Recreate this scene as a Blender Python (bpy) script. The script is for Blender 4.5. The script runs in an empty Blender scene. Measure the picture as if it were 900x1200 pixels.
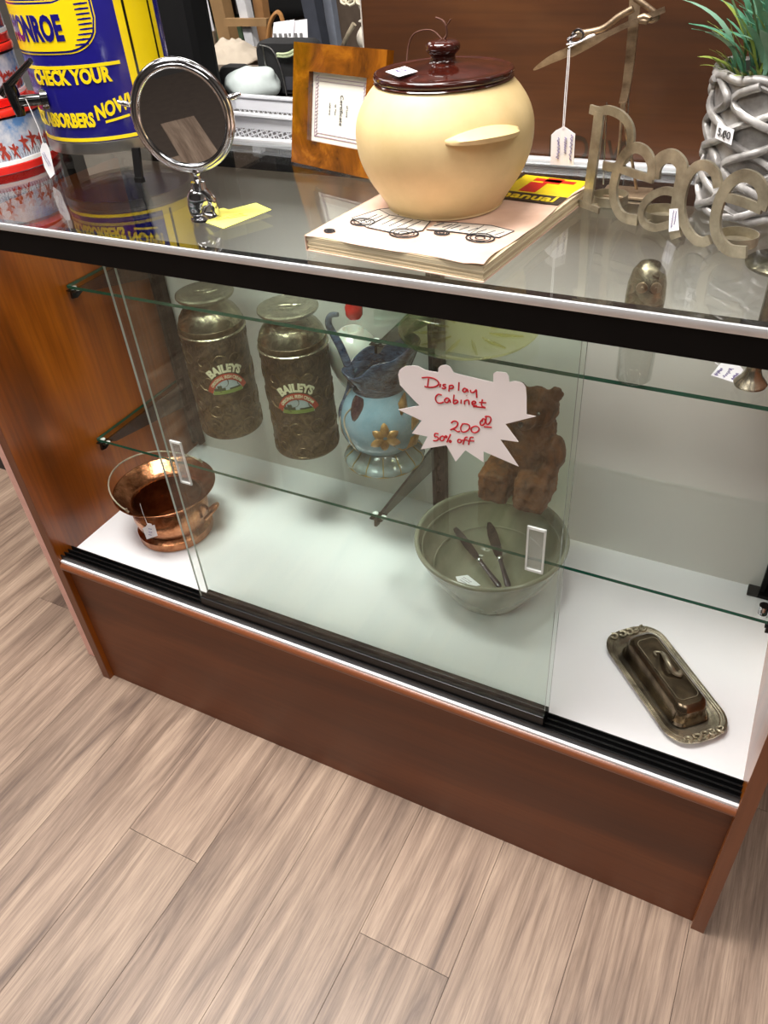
import bpy, bmesh, math, random
from math import pi, sin, cos, radians as R
from mathutils import Vector as V, Matrix, noise
from mathutils.geometry import tessellate_polygon
random.seed(7)
SC = bpy.context.scene
COL = SC.collection

# ---------------------------------------------------------------- camera
F_PX = 921.0
cam_d = bpy.data.cameras.new('camera'); cam = bpy.data.objects.new('camera', cam_d); COL.objects.link(cam)
cam.location = (1.081, -.6557, 1.2777); cam.rotation_euler = (.8942, .0653, .4722)
cam_d.sensor_fit = 'VERTICAL'; cam_d.sensor_height = 36; cam_d.lens = F_PX / 1200 * 36
cam_d.clip_start = .02; SC.camera = cam
CR = cam.rotation_euler.to_matrix(); CL = V(cam.location)
def at(u, v, ax, val):
    """the point of the plane x/y/z = val seen at pixel (u, v) of the photograph"""
    d = CR @ V(((u - 450) / F_PX, -(v - 600) / F_PX, -1)); i = 'xyz'.index(ax)
    return CL + d * ((val - CL[i]) / d[i])
def atp(u, v, p0, n):
    d = CR @ V(((u - 450) / F_PX, -(v - 600) / F_PX, -1))
    return CL + d * ((p0 - CL).dot(n) / d.dot(n))

# ---------------------------------------------------------------- light and exposure
SC.view_settings.view_transform = 'Standard'; SC.view_settings.look = 'None'
SC.cycles.transparent_max_bounces = 64; SC.cycles.max_bounces = 14; SC.cycles.glossy_bounces = 6
SC.view_settings.exposure = 0.28; SC.view_settings.gamma = 1.0; SC.view_settings.use_curve_mapping = False
W = bpy.data.worlds.new('world'); SC.world = W; W.use_nodes = True
W.node_tree.nodes['Background'].inputs[0].default_value = (1, .97, .93, 1)
W.node_tree.nodes['Background'].inputs[1].default_value = .0
CEIL = 2.75
LAMPS = [(.30, -.20, 70), (-1.5, -.20, 20), (2.1, -.20, 12), (.30, 1.3, 5), (-1.5, 1.3, 4), (2.1, 1.3, 5), (.30, -1.8, 14), (2.1, -1.8, 6), (-1.5, 2.7, 5)]
LAMP_COL = (1, .965, .92)

# ---------------------------------------------------------------- material helpers
def new_mat(name):
    m = bpy.data.materials.new(name); m.use_nodes = True
    nt = m.node_tree; b = nt.nodes['Principled BSDF']; return m, nt, b
def N(nt, t, **kw):
    n = nt.nodes.new(t)
    for k, v in kw.items():
        if k in n.inputs.keys(): n.inputs[k].default_value = v
        else: setattr(n, k, v)
    return n
def rgb(c): return (*[((x / 255) / 12.92 if x / 255 <= .04045 else ((x / 255 + .055) / 1.055) ** 2.4) for x in c], 1)
def plain(name, c, rough=.5, metal=0, var=.12, scale=30, bump=0, coat=0, bscale=None, spec=.5, alpha=None, sub=0):
    m, nt, b = new_mat(name); L = nt.links
    tc = N(nt, 'ShaderNodeTexCoord'); nz = N(nt, 'ShaderNodeTexNoise', Scale=scale, Detail=4.0)
    L.new(tc.outputs['Object'], nz.inputs['Vector'])
    rp = N(nt, 'ShaderNodeValToRGB'); a = rgb(c)
    rp.color_ramp.elements[0].color = (*[x * (1 - var) for x in a[:3]], 1); rp.color_ramp.elements[0].position = .3
    rp.color_ramp.elements[1].color = (*[min(1, x * (1 + var)) for x in a[:3]], 1); rp.color_ramp.elements[1].position = .7
    L.new(nz.outputs['Fac'], rp.inputs['Fac']); L.new(rp.outputs['Color'], b.inputs['Base Color'])
    b.inputs['Roughness'].default_value = rough; b.inputs['Metallic'].default_value = metal
    b.inputs['Coat Weight'].default_value = coat; b.inputs['Coat Roughness'].default_value = .08
    b.inputs['Specular IOR Level'].default_value = spec
    if sub: b.inputs['Subsurface Weight'].default_value = sub; b.inputs['Subsurface Scale'].default_value = .01
    if alpha is not None: b.inputs['Alpha'].default_value = alpha
    if bump:
        n2 = N(nt, 'ShaderNodeTexNoise', Scale=bscale or scale * 3, Detail=5.0); L.new(tc.outputs['Object'], n2.inputs['Vector'])
        bp = N(nt, 'ShaderNodeBump', Strength=bump, Distance=.002); L.new(n2.outputs['Fac'], bp.inputs['Height']); L.new(bp.outputs['Normal'], b.inputs['Normal'])
    return m
def two(name, c1, c2, scale=(10, 10, 10), lo=.35, hi=.65, rough=.5, metal=0, bump=.0, coat=0, detail=6, dist=0, c3=None):
    m, nt, b = new_mat(name); L = nt.links
    tc = N(nt, 'ShaderNodeTexCoord'); mp = N(nt, 'ShaderNodeMapping'); mp.inputs['Scale'].default_value = scale
    nz = N(nt, 'ShaderNodeTexNoise', Scale=1.0, Detail=float(detail), Distortion=float(dist), Roughness=.6)
    L.new(tc.outputs['Object'], mp.inputs['Vector']); L.new(mp.outputs['Vector'], nz.inputs['Vector'])
    rp = N(nt, 'ShaderNodeValToRGB'); e = rp.color_ramp.elements
    e[0].color = rgb(c1); e[0].position = lo; e[1].color = rgb(c2); e[1].position = hi
    if c3: k = e.new((lo + hi) / 2); k.color = rgb(c3)
    L.new(nz.outputs['Fac'], rp.inputs['Fac']); L.new(rp.outputs['Color'], b.inputs['Base Color'])
    b.inputs['Roughness'].default_value = rough; b.inputs['Metallic'].default_value = metal
    b.inputs['Coat Weight'].default_value = coat; b.inputs['Coat Roughness'].default_value = .1
    if bump:
        bp = N(nt, 'ShaderNodeBump', Strength=bump, Distance=.002); L.new(nz.outputs['Fac'], bp.inputs['Height']); L.new(bp.outputs['Normal'], b.inputs['Normal'])
    return m
def wood(name, dark, mid, light, along='z', rough=.32, fine=1.0, coat=.25):
    """cherry laminate: broad cloudy figure stretched along the grain, with fine streaks"""
    m, nt, b = new_mat(name); L = nt.links
    s = {'x': (1.2, 7, 7), 'y': (7, 1.2, 7), 'z': (7, 7, 1.2)}[along]; f = {'x': (6, 160, 160), 'y': (160, 6, 160), 'z': (160, 160, 6)}[along]
    tc = N(nt, 'ShaderNodeTexCoord')
    m1 = N(nt, 'ShaderNodeMapping'); m1.inputs['Scale'].default_value = s; m2 = N(nt, 'ShaderNodeMapping'); m2.inputs['Scale'].default_value = f
    n1 = N(nt, 'ShaderNodeTexNoise', Scale=1.0, Detail=5.0, Distortion=.9); n2 = N(nt, 'ShaderNodeTexNoise', Scale=1.0, Detail=6.0)
    L.new(tc.outputs['Object'], m1.inputs['Vector']); L.new(tc.outputs['Object'], m2.inputs['Vector'])
    L.new(m1.outputs['Vector'], n1.inputs['Vector']); L.new(m2.outputs['Vector'], n2.inputs['Vector'])
    rp = N(nt, 'ShaderNodeValToRGB'); e = rp.color_ramp.elements
    e[0].color = rgb(dark); e[0].position = .3; e[1].color = rgb(light); e[1].position = .72; k = e.new(.5); k.color = rgb(mid)
    L.new(n1.outputs['Fac'], rp.inputs['Fac'])
    r2 = N(nt, 'ShaderNodeValToRGB'); r2.color_ramp.elements[0].color = (1 - .28 * fine,) * 3 + (1,); r2.color_ramp.elements[1].color = (1.0, 1.0, 1.0, 1)
    r2.color_ramp.elements[0].position = .3; r2.color_ramp.elements[1].position = .6
    L.new(n2.outputs['Fac'], r2.inputs['Fac'])
    mx = N(nt, 'ShaderNodeMix', data_type='RGBA', blend_type='MULTIPLY'); mx.inputs['Factor'].default_value = 1
    L.new(rp.outputs['Color'], mx.inputs[6]); L.new(r2.outputs['Color'], mx.inputs[7]); L.new(mx.outputs[2], b.inputs['Base Color'])
    b.inputs['Roughness'].default_value = rough; b.inputs['Coat Weight'].default_value = coat; b.inputs['Coat Roughness'].default_value = .12
    return m
def glass(name, tint=(.965, .985, .975), rough=.0, gloss=(1, 1, 1), ior_=1.5):
    """clear sheet: straight-through transmission plus Fresnel mirror reflection"""
    m = bpy.data.materials.new(name); m.use_nodes = True; nt = m.node_tree; nt.nodes.clear(); L = nt.links
    o = N(nt, 'ShaderNodeOutputMaterial'); t = N(nt, 'ShaderNodeBsdfTransparent'); t.inputs[0].default_value = (*tint, 1)
    g = N(nt, 'ShaderNodeBsdfGlossy'); g.inputs['Roughness'].default_value = rough; g.inputs[0].default_value = (*gloss, 1)
    ge = N(nt, 'ShaderNodeNewGeometry')
    lw = N(nt, 'ShaderNodeFresnel', IOR=1.5)
    # thin sheet: use the outside Fresnel value on both faces so leaving rays are not totally reflected
    inv = N(nt, 'ShaderNodeMath', operation='MULTIPLY'); inv.inputs[1].default_value = 1.0
    ior = N(nt, 'ShaderNodeMix', data_type='FLOAT'); ior.inputs[2].default_value = ior_; ior.inputs[3].default_value = 1 / ior_
    L.new(ge.outputs['Backfacing'], ior.inputs[0])
    lw.inputs[0].default_value = 1.5
    # Fresnel node inverts the IOR itself on back faces; feeding the reciprocal there keeps air-to-glass on both sides
    L.new(ior.outputs[0], lw.inputs[0])
    x = N(nt, 'ShaderNodeMixShader'); L.new(lw.outputs[0], x.inputs[0]); L.new(t.outputs[0], x.inputs[1]); L.new(g.outputs[0], x.inputs[2]); L.new(x.outputs[0], o.inputs[0])
    return m

M = {}
M['side_wood'] = wood('cherry laminate upright', (88, 40, 4), (138, 70, 8), (176, 98, 20), 'z', .3)
M['kick_wood'] = wood('cherry laminate lying', (86, 42, 16), (110, 56, 23), (128, 70, 32), 'x', .5, .6, .03)
M['edge_wood'] = wood('cherry edge band', (96, 50, 26), (116, 64, 36), (130, 76, 46), 'z', .4, .4, .1)
M['pink'] = plain('pinkish laminate', (236, 186, 174), .5, var=.06, scale=60)
M['white_deck'] = plain('white melamine', (236, 235, 238), .35, var=.02, scale=6)
M['back'] = plain('grey white backboard', (224, 222, 215), .5, var=.03, scale=3)
M['black'] = plain('black frame enamel', (10, 8, 8), .5, var=.2, spec=.15)
M['black_gloss'] = plain('black plastic gloss', (12, 12, 13), .18, var=.2, coat=.4)
M['track'] = plain('black extruded track', (12, 12, 13), .35, var=.2, spec=.35)
M['strip'] = plain('polished aluminium', (244, 246, 250), .5, .85, var=.04)
M['chrome'] = plain('chrome', (200, 200, 204), .12, 1, var=.05)
M['glass'] = glass('cabinet glass', (.978, .993, .986), ior_=1.4)
M['door_glass'] = glass('door glass', (.952, .984, .966), ior_=1.36)
M['top_glass'] = glass('top glass', (.965, .98, .975))
M['glass_edge'] = plain('green glass edge', (22, 84, 66), .15, var=.2, scale=20, coat=.3)
M['door_edge'] = plain('pale green glass edge', (96, 128, 118), .15, var=.2, scale=20, coat=.3)
M['pale_edge'] = plain('pale glass edge', (196, 204, 200), .3, var=.05)  # paler edge tone for the left-facing door edges
M['clear_rim'] = plain('clear plastic rim', (236, 238, 236), .2, alpha=.6)
M['clear_plastic'] = plain('frosted clear plastic', (225, 228, 226), .3, alpha=.2)
M['paper'] = plain('white paper', (238, 236, 240), .7, var=.03)
M['sign_paper'] = plain('pale sign card', (248, 239, 239), .7, var=.015)
M['red_ink'] = plain('red ink', (196, 24, 40), .6)
M['blue_ink'] = plain('violet ink', (96, 76, 140), .6)
M['ink'] = plain('black ink', (40, 38, 40), .7)

# ---------------------------------------------------------------- mesh helpers
class MB:
    def __init__(s): s.v = []; s.f = []; s.mi = []; s.cur = 0; s.smooth = False
    def add(s, vs, fs, mi=None):
        o = len(s.v); s.v += [V(p) for p in vs]; s.f += [tuple(i + o for i in f) for f in fs]; s.mi += [s.cur if mi is None else mi] * len(fs); return s
    def box(s, x0, x1, y0, y1, z0, z1, bev=0):
        if bev:
            b = min(bev, (x1 - x0) / 2.1, (y1 - y0) / 2.1, (z1 - z0) / 2.1); bm = bmesh.new()
            bmesh.ops.create_cube(bm, size=1, matrix=Matrix.Translation(((x0 + x1) / 2, (y0 + y1) / 2, (z0 + z1) / 2)) @ Matrix.Diagonal((x1 - x0, y1 - y0, z1 - z0, 1)))
            bmesh.ops.bevel(bm, geom=bm.edges[:], offset=b, segments=2, affect='EDGES', profile=.5)
            bm.verts.index_update(); s.add([v.co.copy() for v in bm.verts], [[v.index for v in f.verts] for f in bm.faces]); bm.free(); return s
        return s.add([(x0, y0, z0), (x1, y0, z0), (x1, y1, z0), (x0, y1, z0), (x0, y0, z1), (x1, y0, z1), (x1, y1, z1), (x0, y1, z1)],
                     [(0, 3, 2, 1), (4, 5, 6, 7), (0, 1, 5, 4), (1, 2, 6, 5), (2, 3, 7, 6), (3, 0, 4, 7)])
    def lathe(s, prof, n=48, c=(0, 0, 0), fn=None, close=False):
        vs = []; fs = []
        for r, z in prof:
            for k in range(n):
                a = 2 * pi * k / n; p = V((c[0] + r * cos(a), c[1] + r * sin(a), c[2] + z))
                if fn: p = fn(p, r, z, a)
                vs.append(p)
        m = len(prof)
        for i in range(m - 1):
            for k in range(n):
                k2 = (k + 1) % n; fs.append((i * n + k, i * n + k2, (i + 1) * n + k2, (i + 1) * n + k))
        if prof[0][0] > 1e-6 and close: fs.append(tuple(reversed(range(n))))
        if prof[-1][0] > 1e-6 and close: fs.append(tuple((m - 1) * n + k for k in range(n)))
        return s.add(vs, fs)
    def tube(s, pts, r, n=8, closed=False, flat=None):
        pts = [V(p) for p in pts]; m = len(pts)
        rr = r if isinstance(r, (list, tuple)) else [r] * m
        vs = []; up = None
        for i, p in enumerate(pts):
            a = pts[(i - 1) % m] if (i > 0 or closed) else p; b = pts[(i + 1) % m] if (i < m - 1 or closed) else p
            t = (b - a)
            if t.length < 1e-9: t = V((0, 0, 1))
            t.normalize()
            if up is None: up = t.orthogonal().normalized()
            else:
                up = up - t * up.dot(t)
                up = up.normalized() if up.length > 1e-6 else t.orthogonal().normalized()
            sd = t.cross(up)
            for k in range(n):
                an = 2 * pi * k / n; o = up * cos(an) + sd * sin(an)
                o = o * rr[i]
                if flat: o = o - flat[0] * o.dot(flat[0]) * (1 - flat[1])
                vs.append(p + o)
        fs = []
        for i in range(m if closed else m - 1):
            j = (i + 1) % m
            for k in range(n): fs.append((i * n + k, j * n + k, j * n + (k + 1) % n, i * n + (k + 1) % n))
        if not closed: fs.append(tuple(range(n))); fs.append(tuple((m - 1) * n + k for k in reversed(range(n))))
        return s.add(vs, fs)
    def prism(s, pts, d):
        """closed outline (3D points) swept by vector d"""
        pts = [V(p) for p in pts]; n = len(pts); d = V(d)
        tr = tessellate_polygon([pts])
        fs = [tuple(t) for t in tr] + [tuple(i + n for i in reversed(t)) for t in tr]
        fs += [(i, i + n, (i + 1) % n + n, (i + 1) % n) for i in range(n)]
        return s.add(pts + [p + d for p in pts], fs)
    def ribbon(s, pts, w, nrm, th):
        """flat bar of width w following pts in a plane of normal nrm, thickness th (swept along -nrm)"""
        pts = [V(p) for p in pts]; m = len(pts); ww = w if isinstance(w, (list, tuple)) else [w] * m; vs = []
        for i, p in enumerate(pts):
            t = (pts[min(i + 1, m - 1)] - pts[max(i - 1, 0)]).normalized(); sd = t.cross(nrm).normalized() * ww[i] / 2
            vs += [p + sd, p - sd, p - sd - nrm * th, p + sd - nrm * th]
        fs = [(0, 1, 2, 3), tuple((m - 1) * 4 + k for k in (3, 2, 1, 0))]
        for i in range(m - 1):
            a = i * 4; b = a + 4
            fs += [(a, b, b + 1, a + 1), (a + 1, b + 1, b + 2, a + 2), (a + 2, b + 2, b + 3, a + 3), (a + 3, b + 3, b, a)]
        return s.add(vs, fs)
    def build(s, name, mats, parent=None, loc=(0, 0, 0), smooth=False, recalc=True, world=False):
        me = bpy.data.meshes.new(name)
        off = V(loc)
        if world and parent: off = V(parent.location); vs = [p - off for p in s.v]
        else: vs = s.v
        me.from_pydata([tuple(p) for p in vs], [], s.f)
        for mm in (mats if isinstance(mats, (list, tuple)) else [mats]): me.materials.append(mm)
        for p, i in zip(me.polygons, s.mi): p.material_index = i; p.use_smooth = bool(smooth)
        if recalc:
            bm = bmesh.new(); bm.from_mesh(me); bmesh.ops.recalc_face_normals(bm, faces=bm.faces); bm.to_mesh(me); bm.free()
        if smooth: me.set_sharp_from_angle(angle=R(smooth if smooth > 1 else 40))
        o = bpy.data.objects.new(name, me); COL.objects.link(o)
        if parent: o.parent = parent
        elif not world: o.location = loc
        return o
def cat(pts, k=8, closed=False):
    pts = [V(p) for p in pts]; m = len(pts); out = []
    for i in range(m if closed else m - 1):
        g = (lambda j: pts[j % m]) if closed else (lambda j: pts[max(0, min(m - 1, j))])
        a, b, c, d = g(i - 1), g(i), g(i + 1), g(i + 2)
        for t in [x / k for x in range(k)]:
            out.append(.5 * ((2 * b) + (c - a) * t + (2 * a - 5 * b + 4 * c - d) * t * t + (3 * b - a - 3 * c + d) * t ** 3))
    if not closed: out.append(pts[-1])
    return out
def empty(name, loc, rz=0):
    o = bpy.data.objects.new(name, None); COL.objects.link(o); o.location = loc; o.rotation_euler.z = rz; o.empty_display_size = .02; return o
def tag(o, label, category=None, group=None, kind=None):
    if label: o['label'] = label
    if category: o['category'] = category
    if group: o['group'] = group
    if kind: o['kind'] = kind
    return o
def struct(o, label=None, category=None):
    o['kind'] = 'structure'
    if label: o['label'] = label
    if category: o['category'] = category
    return o
def text_mesh(s, size, extrude=.0003, bold=0, align='CENTER', xs=1.0):
    """letters as (verts, faces) in the xy plane"""
    c = bpy.data.curves.new('lettering', 'FONT'); c.body = s; c.size = size; c.extrude = extrude; c.offset = bold; c.align_x = align; c.align_y = 'CENTER'; c.resolution_u = 3
    o = bpy.data.objects.new('lettering', c); COL.objects.link(o); dg = bpy.context.evaluated_depsgraph_get()
    me = bpy.data.meshes.new_from_object(o.evaluated_get(dg)); vs = [V((v.co.x * xs, v.co.y, v.co.z)) for v in me.vertices]; fs = [tuple(p.vertices) for p in me.polygons]
    bpy.data.objects.remove(o); bpy.data.curves.remove(c); bpy.data.meshes.remove(me)
    return vs, fs
def on_plane(vs, o, ex, ey, en=None):
    en = en or ex.cross(ey); return [o + ex * p.x + ey * p.y + en * p.z for p in vs]
def wrap(vs, c, r, a0, z0, slant=0):
    """flat letters bent round an upright cylinder (x runs to the right as seen from outside)"""
    return [V((c[0] + (r + p.z) * cos(a0 + p.x / r), c[1] + (r + p.z) * sin(a0 + p.x / r), z0 + p.y + slant * p.x)) for p in vs]
def arcbend(vs, rad):
    return [V(((rad + p.y) * sin(p.x / rad), (rad + p.y) * cos(p.x / rad) - rad, p.z)) for p in vs]
def scribble(mb, o, ex, ey, w, h, rows, r=.0003, seed=1):
    rnd = random.Random(seed)
    for j in range(rows):
        y = h * (.5 - (j + .5) / rows); n = 14; L = w * rnd.uniform(.65, .95); pts = []
        for k in range(n):
            pts.append(o + ex * (-w * .45 + L * k / n) + ey * (y + (h / rows) * .3 * (1 if k % 2 else -1) * rnd.uniform(.3, 1)))
        mb.tube(pts, r, 3)

# ---------------------------------------------------------------- the room shell
X0, X1, Y0, Y1 = -3.0, 3.6, -3.2, 3.8
floor = struct(MB().box(X0, X1, Y0, Y1, -.06, -.004).build('floor', plain('floor base', (70, 58, 50), .8)))
pm, nt, b = new_mat('oak vinyl plank'); L = nt.links
geo = N(nt, 'ShaderNodeNewGeometry'); oi = N(nt, 'ShaderNodeObjectInfo')
cmb = N(nt, 'ShaderNodeCombineXYZ'); mul = N(nt, 'ShaderNodeMath', operation='MULTIPLY'); mul.inputs[1].default_value = 37.0
L.new(oi.outputs['Random'], mul.inputs[0]); L.new(mul.outputs[0], cmb.inputs['X']); L.new(mul.outputs[0], cmb.inputs['Y']); L.new(mul.outputs[0], cmb.inputs['Z'])
ad = N(nt, 'ShaderNodeVectorMath', operation='ADD'); L.new(geo.outputs['Position'], ad.inputs[0]); L.new(cmb.outputs[0], ad.inputs[1])
def mapped(sc): 
    q = N(nt, 'ShaderNodeMapping'); q.inputs['Scale'].default_value = sc; L.new(ad.outputs[0], q.inputs['Vector']); return q
n1 = N(nt, 'ShaderNodeTexNoise', Scale=1.0, Detail=6.0, Distortion=1.4, Roughness=.6); L.new(mapped((17, 1.7, 1)).outputs[0], n1.inputs['Vector'])
n2 = N(nt, 'ShaderNodeTexNoise', Scale=1.0, Detail=8.0, Distortion=.2, Roughness=.7); L.new(mapped((330, 10, 1)).outputs[0], n2.inputs['Vector'])
n3 = N(nt, 'ShaderNodeTexVoronoi', Scale=1.0); L.new(mapped((7, 2.6, 0)).outputs[0], n3.inputs['Vector'])
r1 = N(nt, 'ShaderNodeValToRGB'); e = r1.color_ramp.elements; e[0].position = .3; e[0].color = rgb((110, 90, 78)); e[1].position = .66; e[1].color = rgb((178, 154, 134)); k = e.new(.46); k.color = rgb((150, 127, 110))
r2 = N(nt, 'ShaderNodeValToRGB'); e = r2.color_ramp.elements; e[0].position = .34; e[0].color = (.46, .43, .42, 1); e[1].position = .58; e[1].color = (1, 1, 1, 1)
r3 = N(nt, 'ShaderNodeValToRGB'); e = r3.color_ramp.elements; e[0].position = .02; e[0].color = (.35, .3, .32, 1); e[1].position = .1; e[1].color = (1, 1, 1, 1)
L.new(n1.outputs['Fac'], r1.inputs['Fac']); L.new(n2.outputs['Fac'], r2.inputs['Fac']); L.new(n3.outputs['Distance'], r3.inputs['Fac'])
ma = N(nt, 'ShaderNodeMix', data_type='RGBA', blend_type='MULTIPLY'); ma.inputs[0].default_value = .65; mb_ = N(nt, 'ShaderNodeMix', data_type='RGBA', blend_type='MULTIPLY'); mb_.inputs[0].default_value = .8
L.new(r1.outputs[0], ma.inputs[6]); L.new(r2.outputs[0], ma.inputs[7]); L.new(ma.outputs[2], mb_.inputs[6]); L.new(r3.outputs[0], mb_.inputs[7])
hs = N(nt, 'ShaderNodeHueSaturation'); mr = N(nt, 'ShaderNodeMapRange'); mr.inputs[3].default_value = .9; mr.inputs[4].default_value = 1.08
L.new(oi.outputs['Random'], mr.inputs[0]); L.new(mr.outputs[0], hs.inputs['Value']); L.new(mb_.outputs[2], hs.inputs['Color']); n4 = N(nt, 'ShaderNodeTexNoise', Scale=1.0, Detail=5.0, Distortion=.35, Roughness=.65); L.new(mapped((60, 2.6, 1)).outputs[0], n4.inputs['Vector'])
r4 = N(nt, 'ShaderNodeValToRGB'); e = r4.color_ramp.elements; e[0].position = .36; e[0].color = (.62, .58, .56, 1); e[1].position = .52; e[1].color = (1, 1, 1, 1); L.new(n4.outputs['Fac'], r4.inputs['Fac'])
mz = N(nt, 'ShaderNodeMix', data_type='RGBA', blend_type='MULTIPLY'); mz.inputs[0].default_value = .75; L.new(hs.outputs[0], mz.inputs[6]); L.new(r4.outputs[0], mz.inputs[7]); L.new(mz.outputs[2], b.inputs['Base Color'])
b.inputs['Roughness'].default_value = .42
bp = N(nt, 'ShaderNodeBump', Strength=.25, Distance=.001); L.new(n2.outputs['Fac'], bp.inputs['Height']); L.new(bp.outputs[0], b.inputs['Normal'])
PW, PL = .1515, 1.22
pmesh = None
col0 = .269
k0 = math.ceil((X0 - col0) / PW); k1 = math.floor((X1 - PW - col0) / PW)
ends = {0: -.244, 3: -.224}
for k in range(k0, k1 + 1):
    off = ends.get(k, None)
    if off is None: off = random.choice([.12, .25, .4, .52])
    y = off - PL * math.ceil((off - Y0) / PL) + PL
    while y + PL <= Y1:
        if pmesh is None:
            pl = MB().box(.0004, PW - .0004, .0004, PL - .0004, -.004, 0).build('plank', pm, floor); pmesh = pl.data
        else:
            pl = bpy.data.objects.new('plank', pmesh); COL.objects.link(pl); pl.parent = floor
        pl.location = (col0 + k * PW, y, 0); y += PL
wallm = plain('painted wall', (120, 114, 108), .8, var=.04)
darkw = plain('dark stock room wall', (62, 58, 56), .85, var=.1)
struct(MB().box(X0 - .1, X0, Y0, Y1, -.06, CEIL).build('wall_left', wallm))
struct(MB().box(X1, X1 + .1, Y0, Y1, -.06, CEIL).build('wall_right', wallm))
struct(MB().box(X0 - .1, X1 + .1, Y1, Y1 + .1, -.06, CEIL).build('wall_back', darkw))
struct(MB().box(X0 - .1, X1 + .1, Y0 - .1, Y0, -.06, CEIL).build('wall_front', darkw))
struct(MB().box(X0 - .1, X1 + .1, Y0 - .1, Y1 + .1, CEIL, CEIL + .1).build('ceiling', plain('white ceiling tile', (170, 168, 164), .9, var=.04)))
lampm = bpy.data.materials.new('lit diffuser'); lampm.use_nodes = True
bb = lampm.node_tree.nodes['Principled BSDF']; bb.inputs['Emission Color'].default_value = (*LAMP_COL, 1); bb.inputs['Emission Strength'].default_value = 2.5
whitem = plain('white enamel', (225, 225, 222), .5)
for i, (x, y, w) in enumerate(LAMPS):
    r = empty('ceiling_light', (x, y, CEIL)); where = ['front', 'near', 'rear'][0]
    side = 'left' if x < 0 else ('middle' if x < 1.5 else 'right')
    row = 'behind the viewer' if y < -1.5 else ('over the aisle' if y < 0 else ('over the glass case' if y < 1.5 else 'over the back of the shop'))
    tag(r, 'flat white ceiling light panel %s, %s column' % (row, side), 'ceiling light', 'ceiling light panels')
    MB().box(-.62, .62, -.32, .32, -.03, 0).build('housing', whitem, r)
    MB().box(-.58, .58, -.28, .28, -.034, -.03).build('diffuser', lampm, r)
    ld = bpy.data.lights.new('panel_lamp', 'AREA'); ld.shape = 'RECTANGLE'; ld.size = 1.15; ld.size_y = .55; ld.energy = w; ld.color = LAMP_COL
    lo = bpy.data.objects.new('panel_lamp', ld); COL.objects.link(lo); lo.parent = r; lo.location = (0, 0, -.04)

# ================================================================ THE DISPLAY CABINET
CW, T, D = 1.18, .019, .422
HD, HT, HU = .3355, .9394, .9754
Z1, Z2, S1, S2 = .7852, .5062, .2133, .1682
cab = tag(empty('display_cabinet', (0, 0, 0)), 'cherry wood and glass shop display cabinet with black top frame and sliding glass doors', 'display cabinet')
for x0, x1 in ((-T, 0), (CW, CW + T)):
    m = MB(); m.cur = 0; m.box(x0, x1, .0015, .4265, 0, HT, .0005); m.cur = 1; m.box(x0, x1, 0, .0015, 0, HT, .0004)
    m.build('side_panel', [M['side_wood'], M['edge_wood']], cab)
MB().box(0, CW, .012, .028, 0, HD - .024).build('kick_panel', M['kick_wood'], cab)
MB().box(0, CW, .004, D, HD - .022, HD).build('deck', M['white_deck'], cab)
m = MB(); m.tube([(0.0002, .006, HD - .0125), (CW - .0002, .006, HD - .0125)], .0085, 16); ns = m.build('nosing', M['edge_wood_x'] if 'edge_wood_x' in M else wood('cherry nosing', (98, 52, 28), (122, 68, 40), (136, 80, 50), 'x', .35, .4, .2), cab, smooth=True)
tag(ns, 'rounded cherry wood edging under the white deck')
m = MB(); m.box(0, CW, .0085, .0375, HD, HD + .003)
for y in (.0085, .0175, .0265, .0355): m.box(0, CW, y, y + .002, HD + .003, HD + .011)
for y in (.012, .021, .030): m.box(0, CW, y + .001, y + .0025, HD + .003, HD + .0055)
m.build('door_track', M['track'], cab)
# top frame, rails
m = MB(); m.box(-T, CW + T, 0, .024, HT, HU - .007, .001); m.build('front_rail', M['black'], cab)
MB().box(-T, CW + T, .003, .028, HU - .0075, HU - .0063).build('front_ledge', M['black'], cab)
m = MB(); m.box(-T, CW + T, .395, .4265, HT, HU - .007); m.build('rear_rail', M['black'], cab)
for x in (-T, CW): MB().box(x, x + T, .024, .395, HT, HU - .007).build('end_rail', M['black'], cab)
tag(MB().box(-T, CW + T, -.0012, .0028, HU - .008, HU + .0008, .0012).build('trim_strip', M['strip'], cab, smooth=True), 'bright metal strip along the front of the glass top')
tag(MB().box(-T, CW + T, .411, .423, HU - .007, HU + .004, .002).build('trim_strip', M['strip'], cab, smooth=True), 'grey metal strip along the rear of the glass top')
def sheet(name, x0, x1, y0, y1, z0, z1, thin, mats, parent):
    m = MB(); m.box(x0, x1, y0, y1, z0, z1); a = 'xyz'.index(thin)
    o = m.build(name, mats, parent)
    for p in o.data.polygons: p.material_index = 0 if abs(p.normal[a]) > .9 else 1
    return o
gt = sheet('glass_top', -T, CW + T, .003, .4105, HU - .006, HU, 'z', [M['top_glass'], M['glass_edge']], cab)
for p in gt.data.polygons:
    if p.normal.y > .9: p.material_index = 0
# back
MB().box(0, CW, D, D + .0045, HD, HT).build('back_panel', M['back'], cab)
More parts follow.
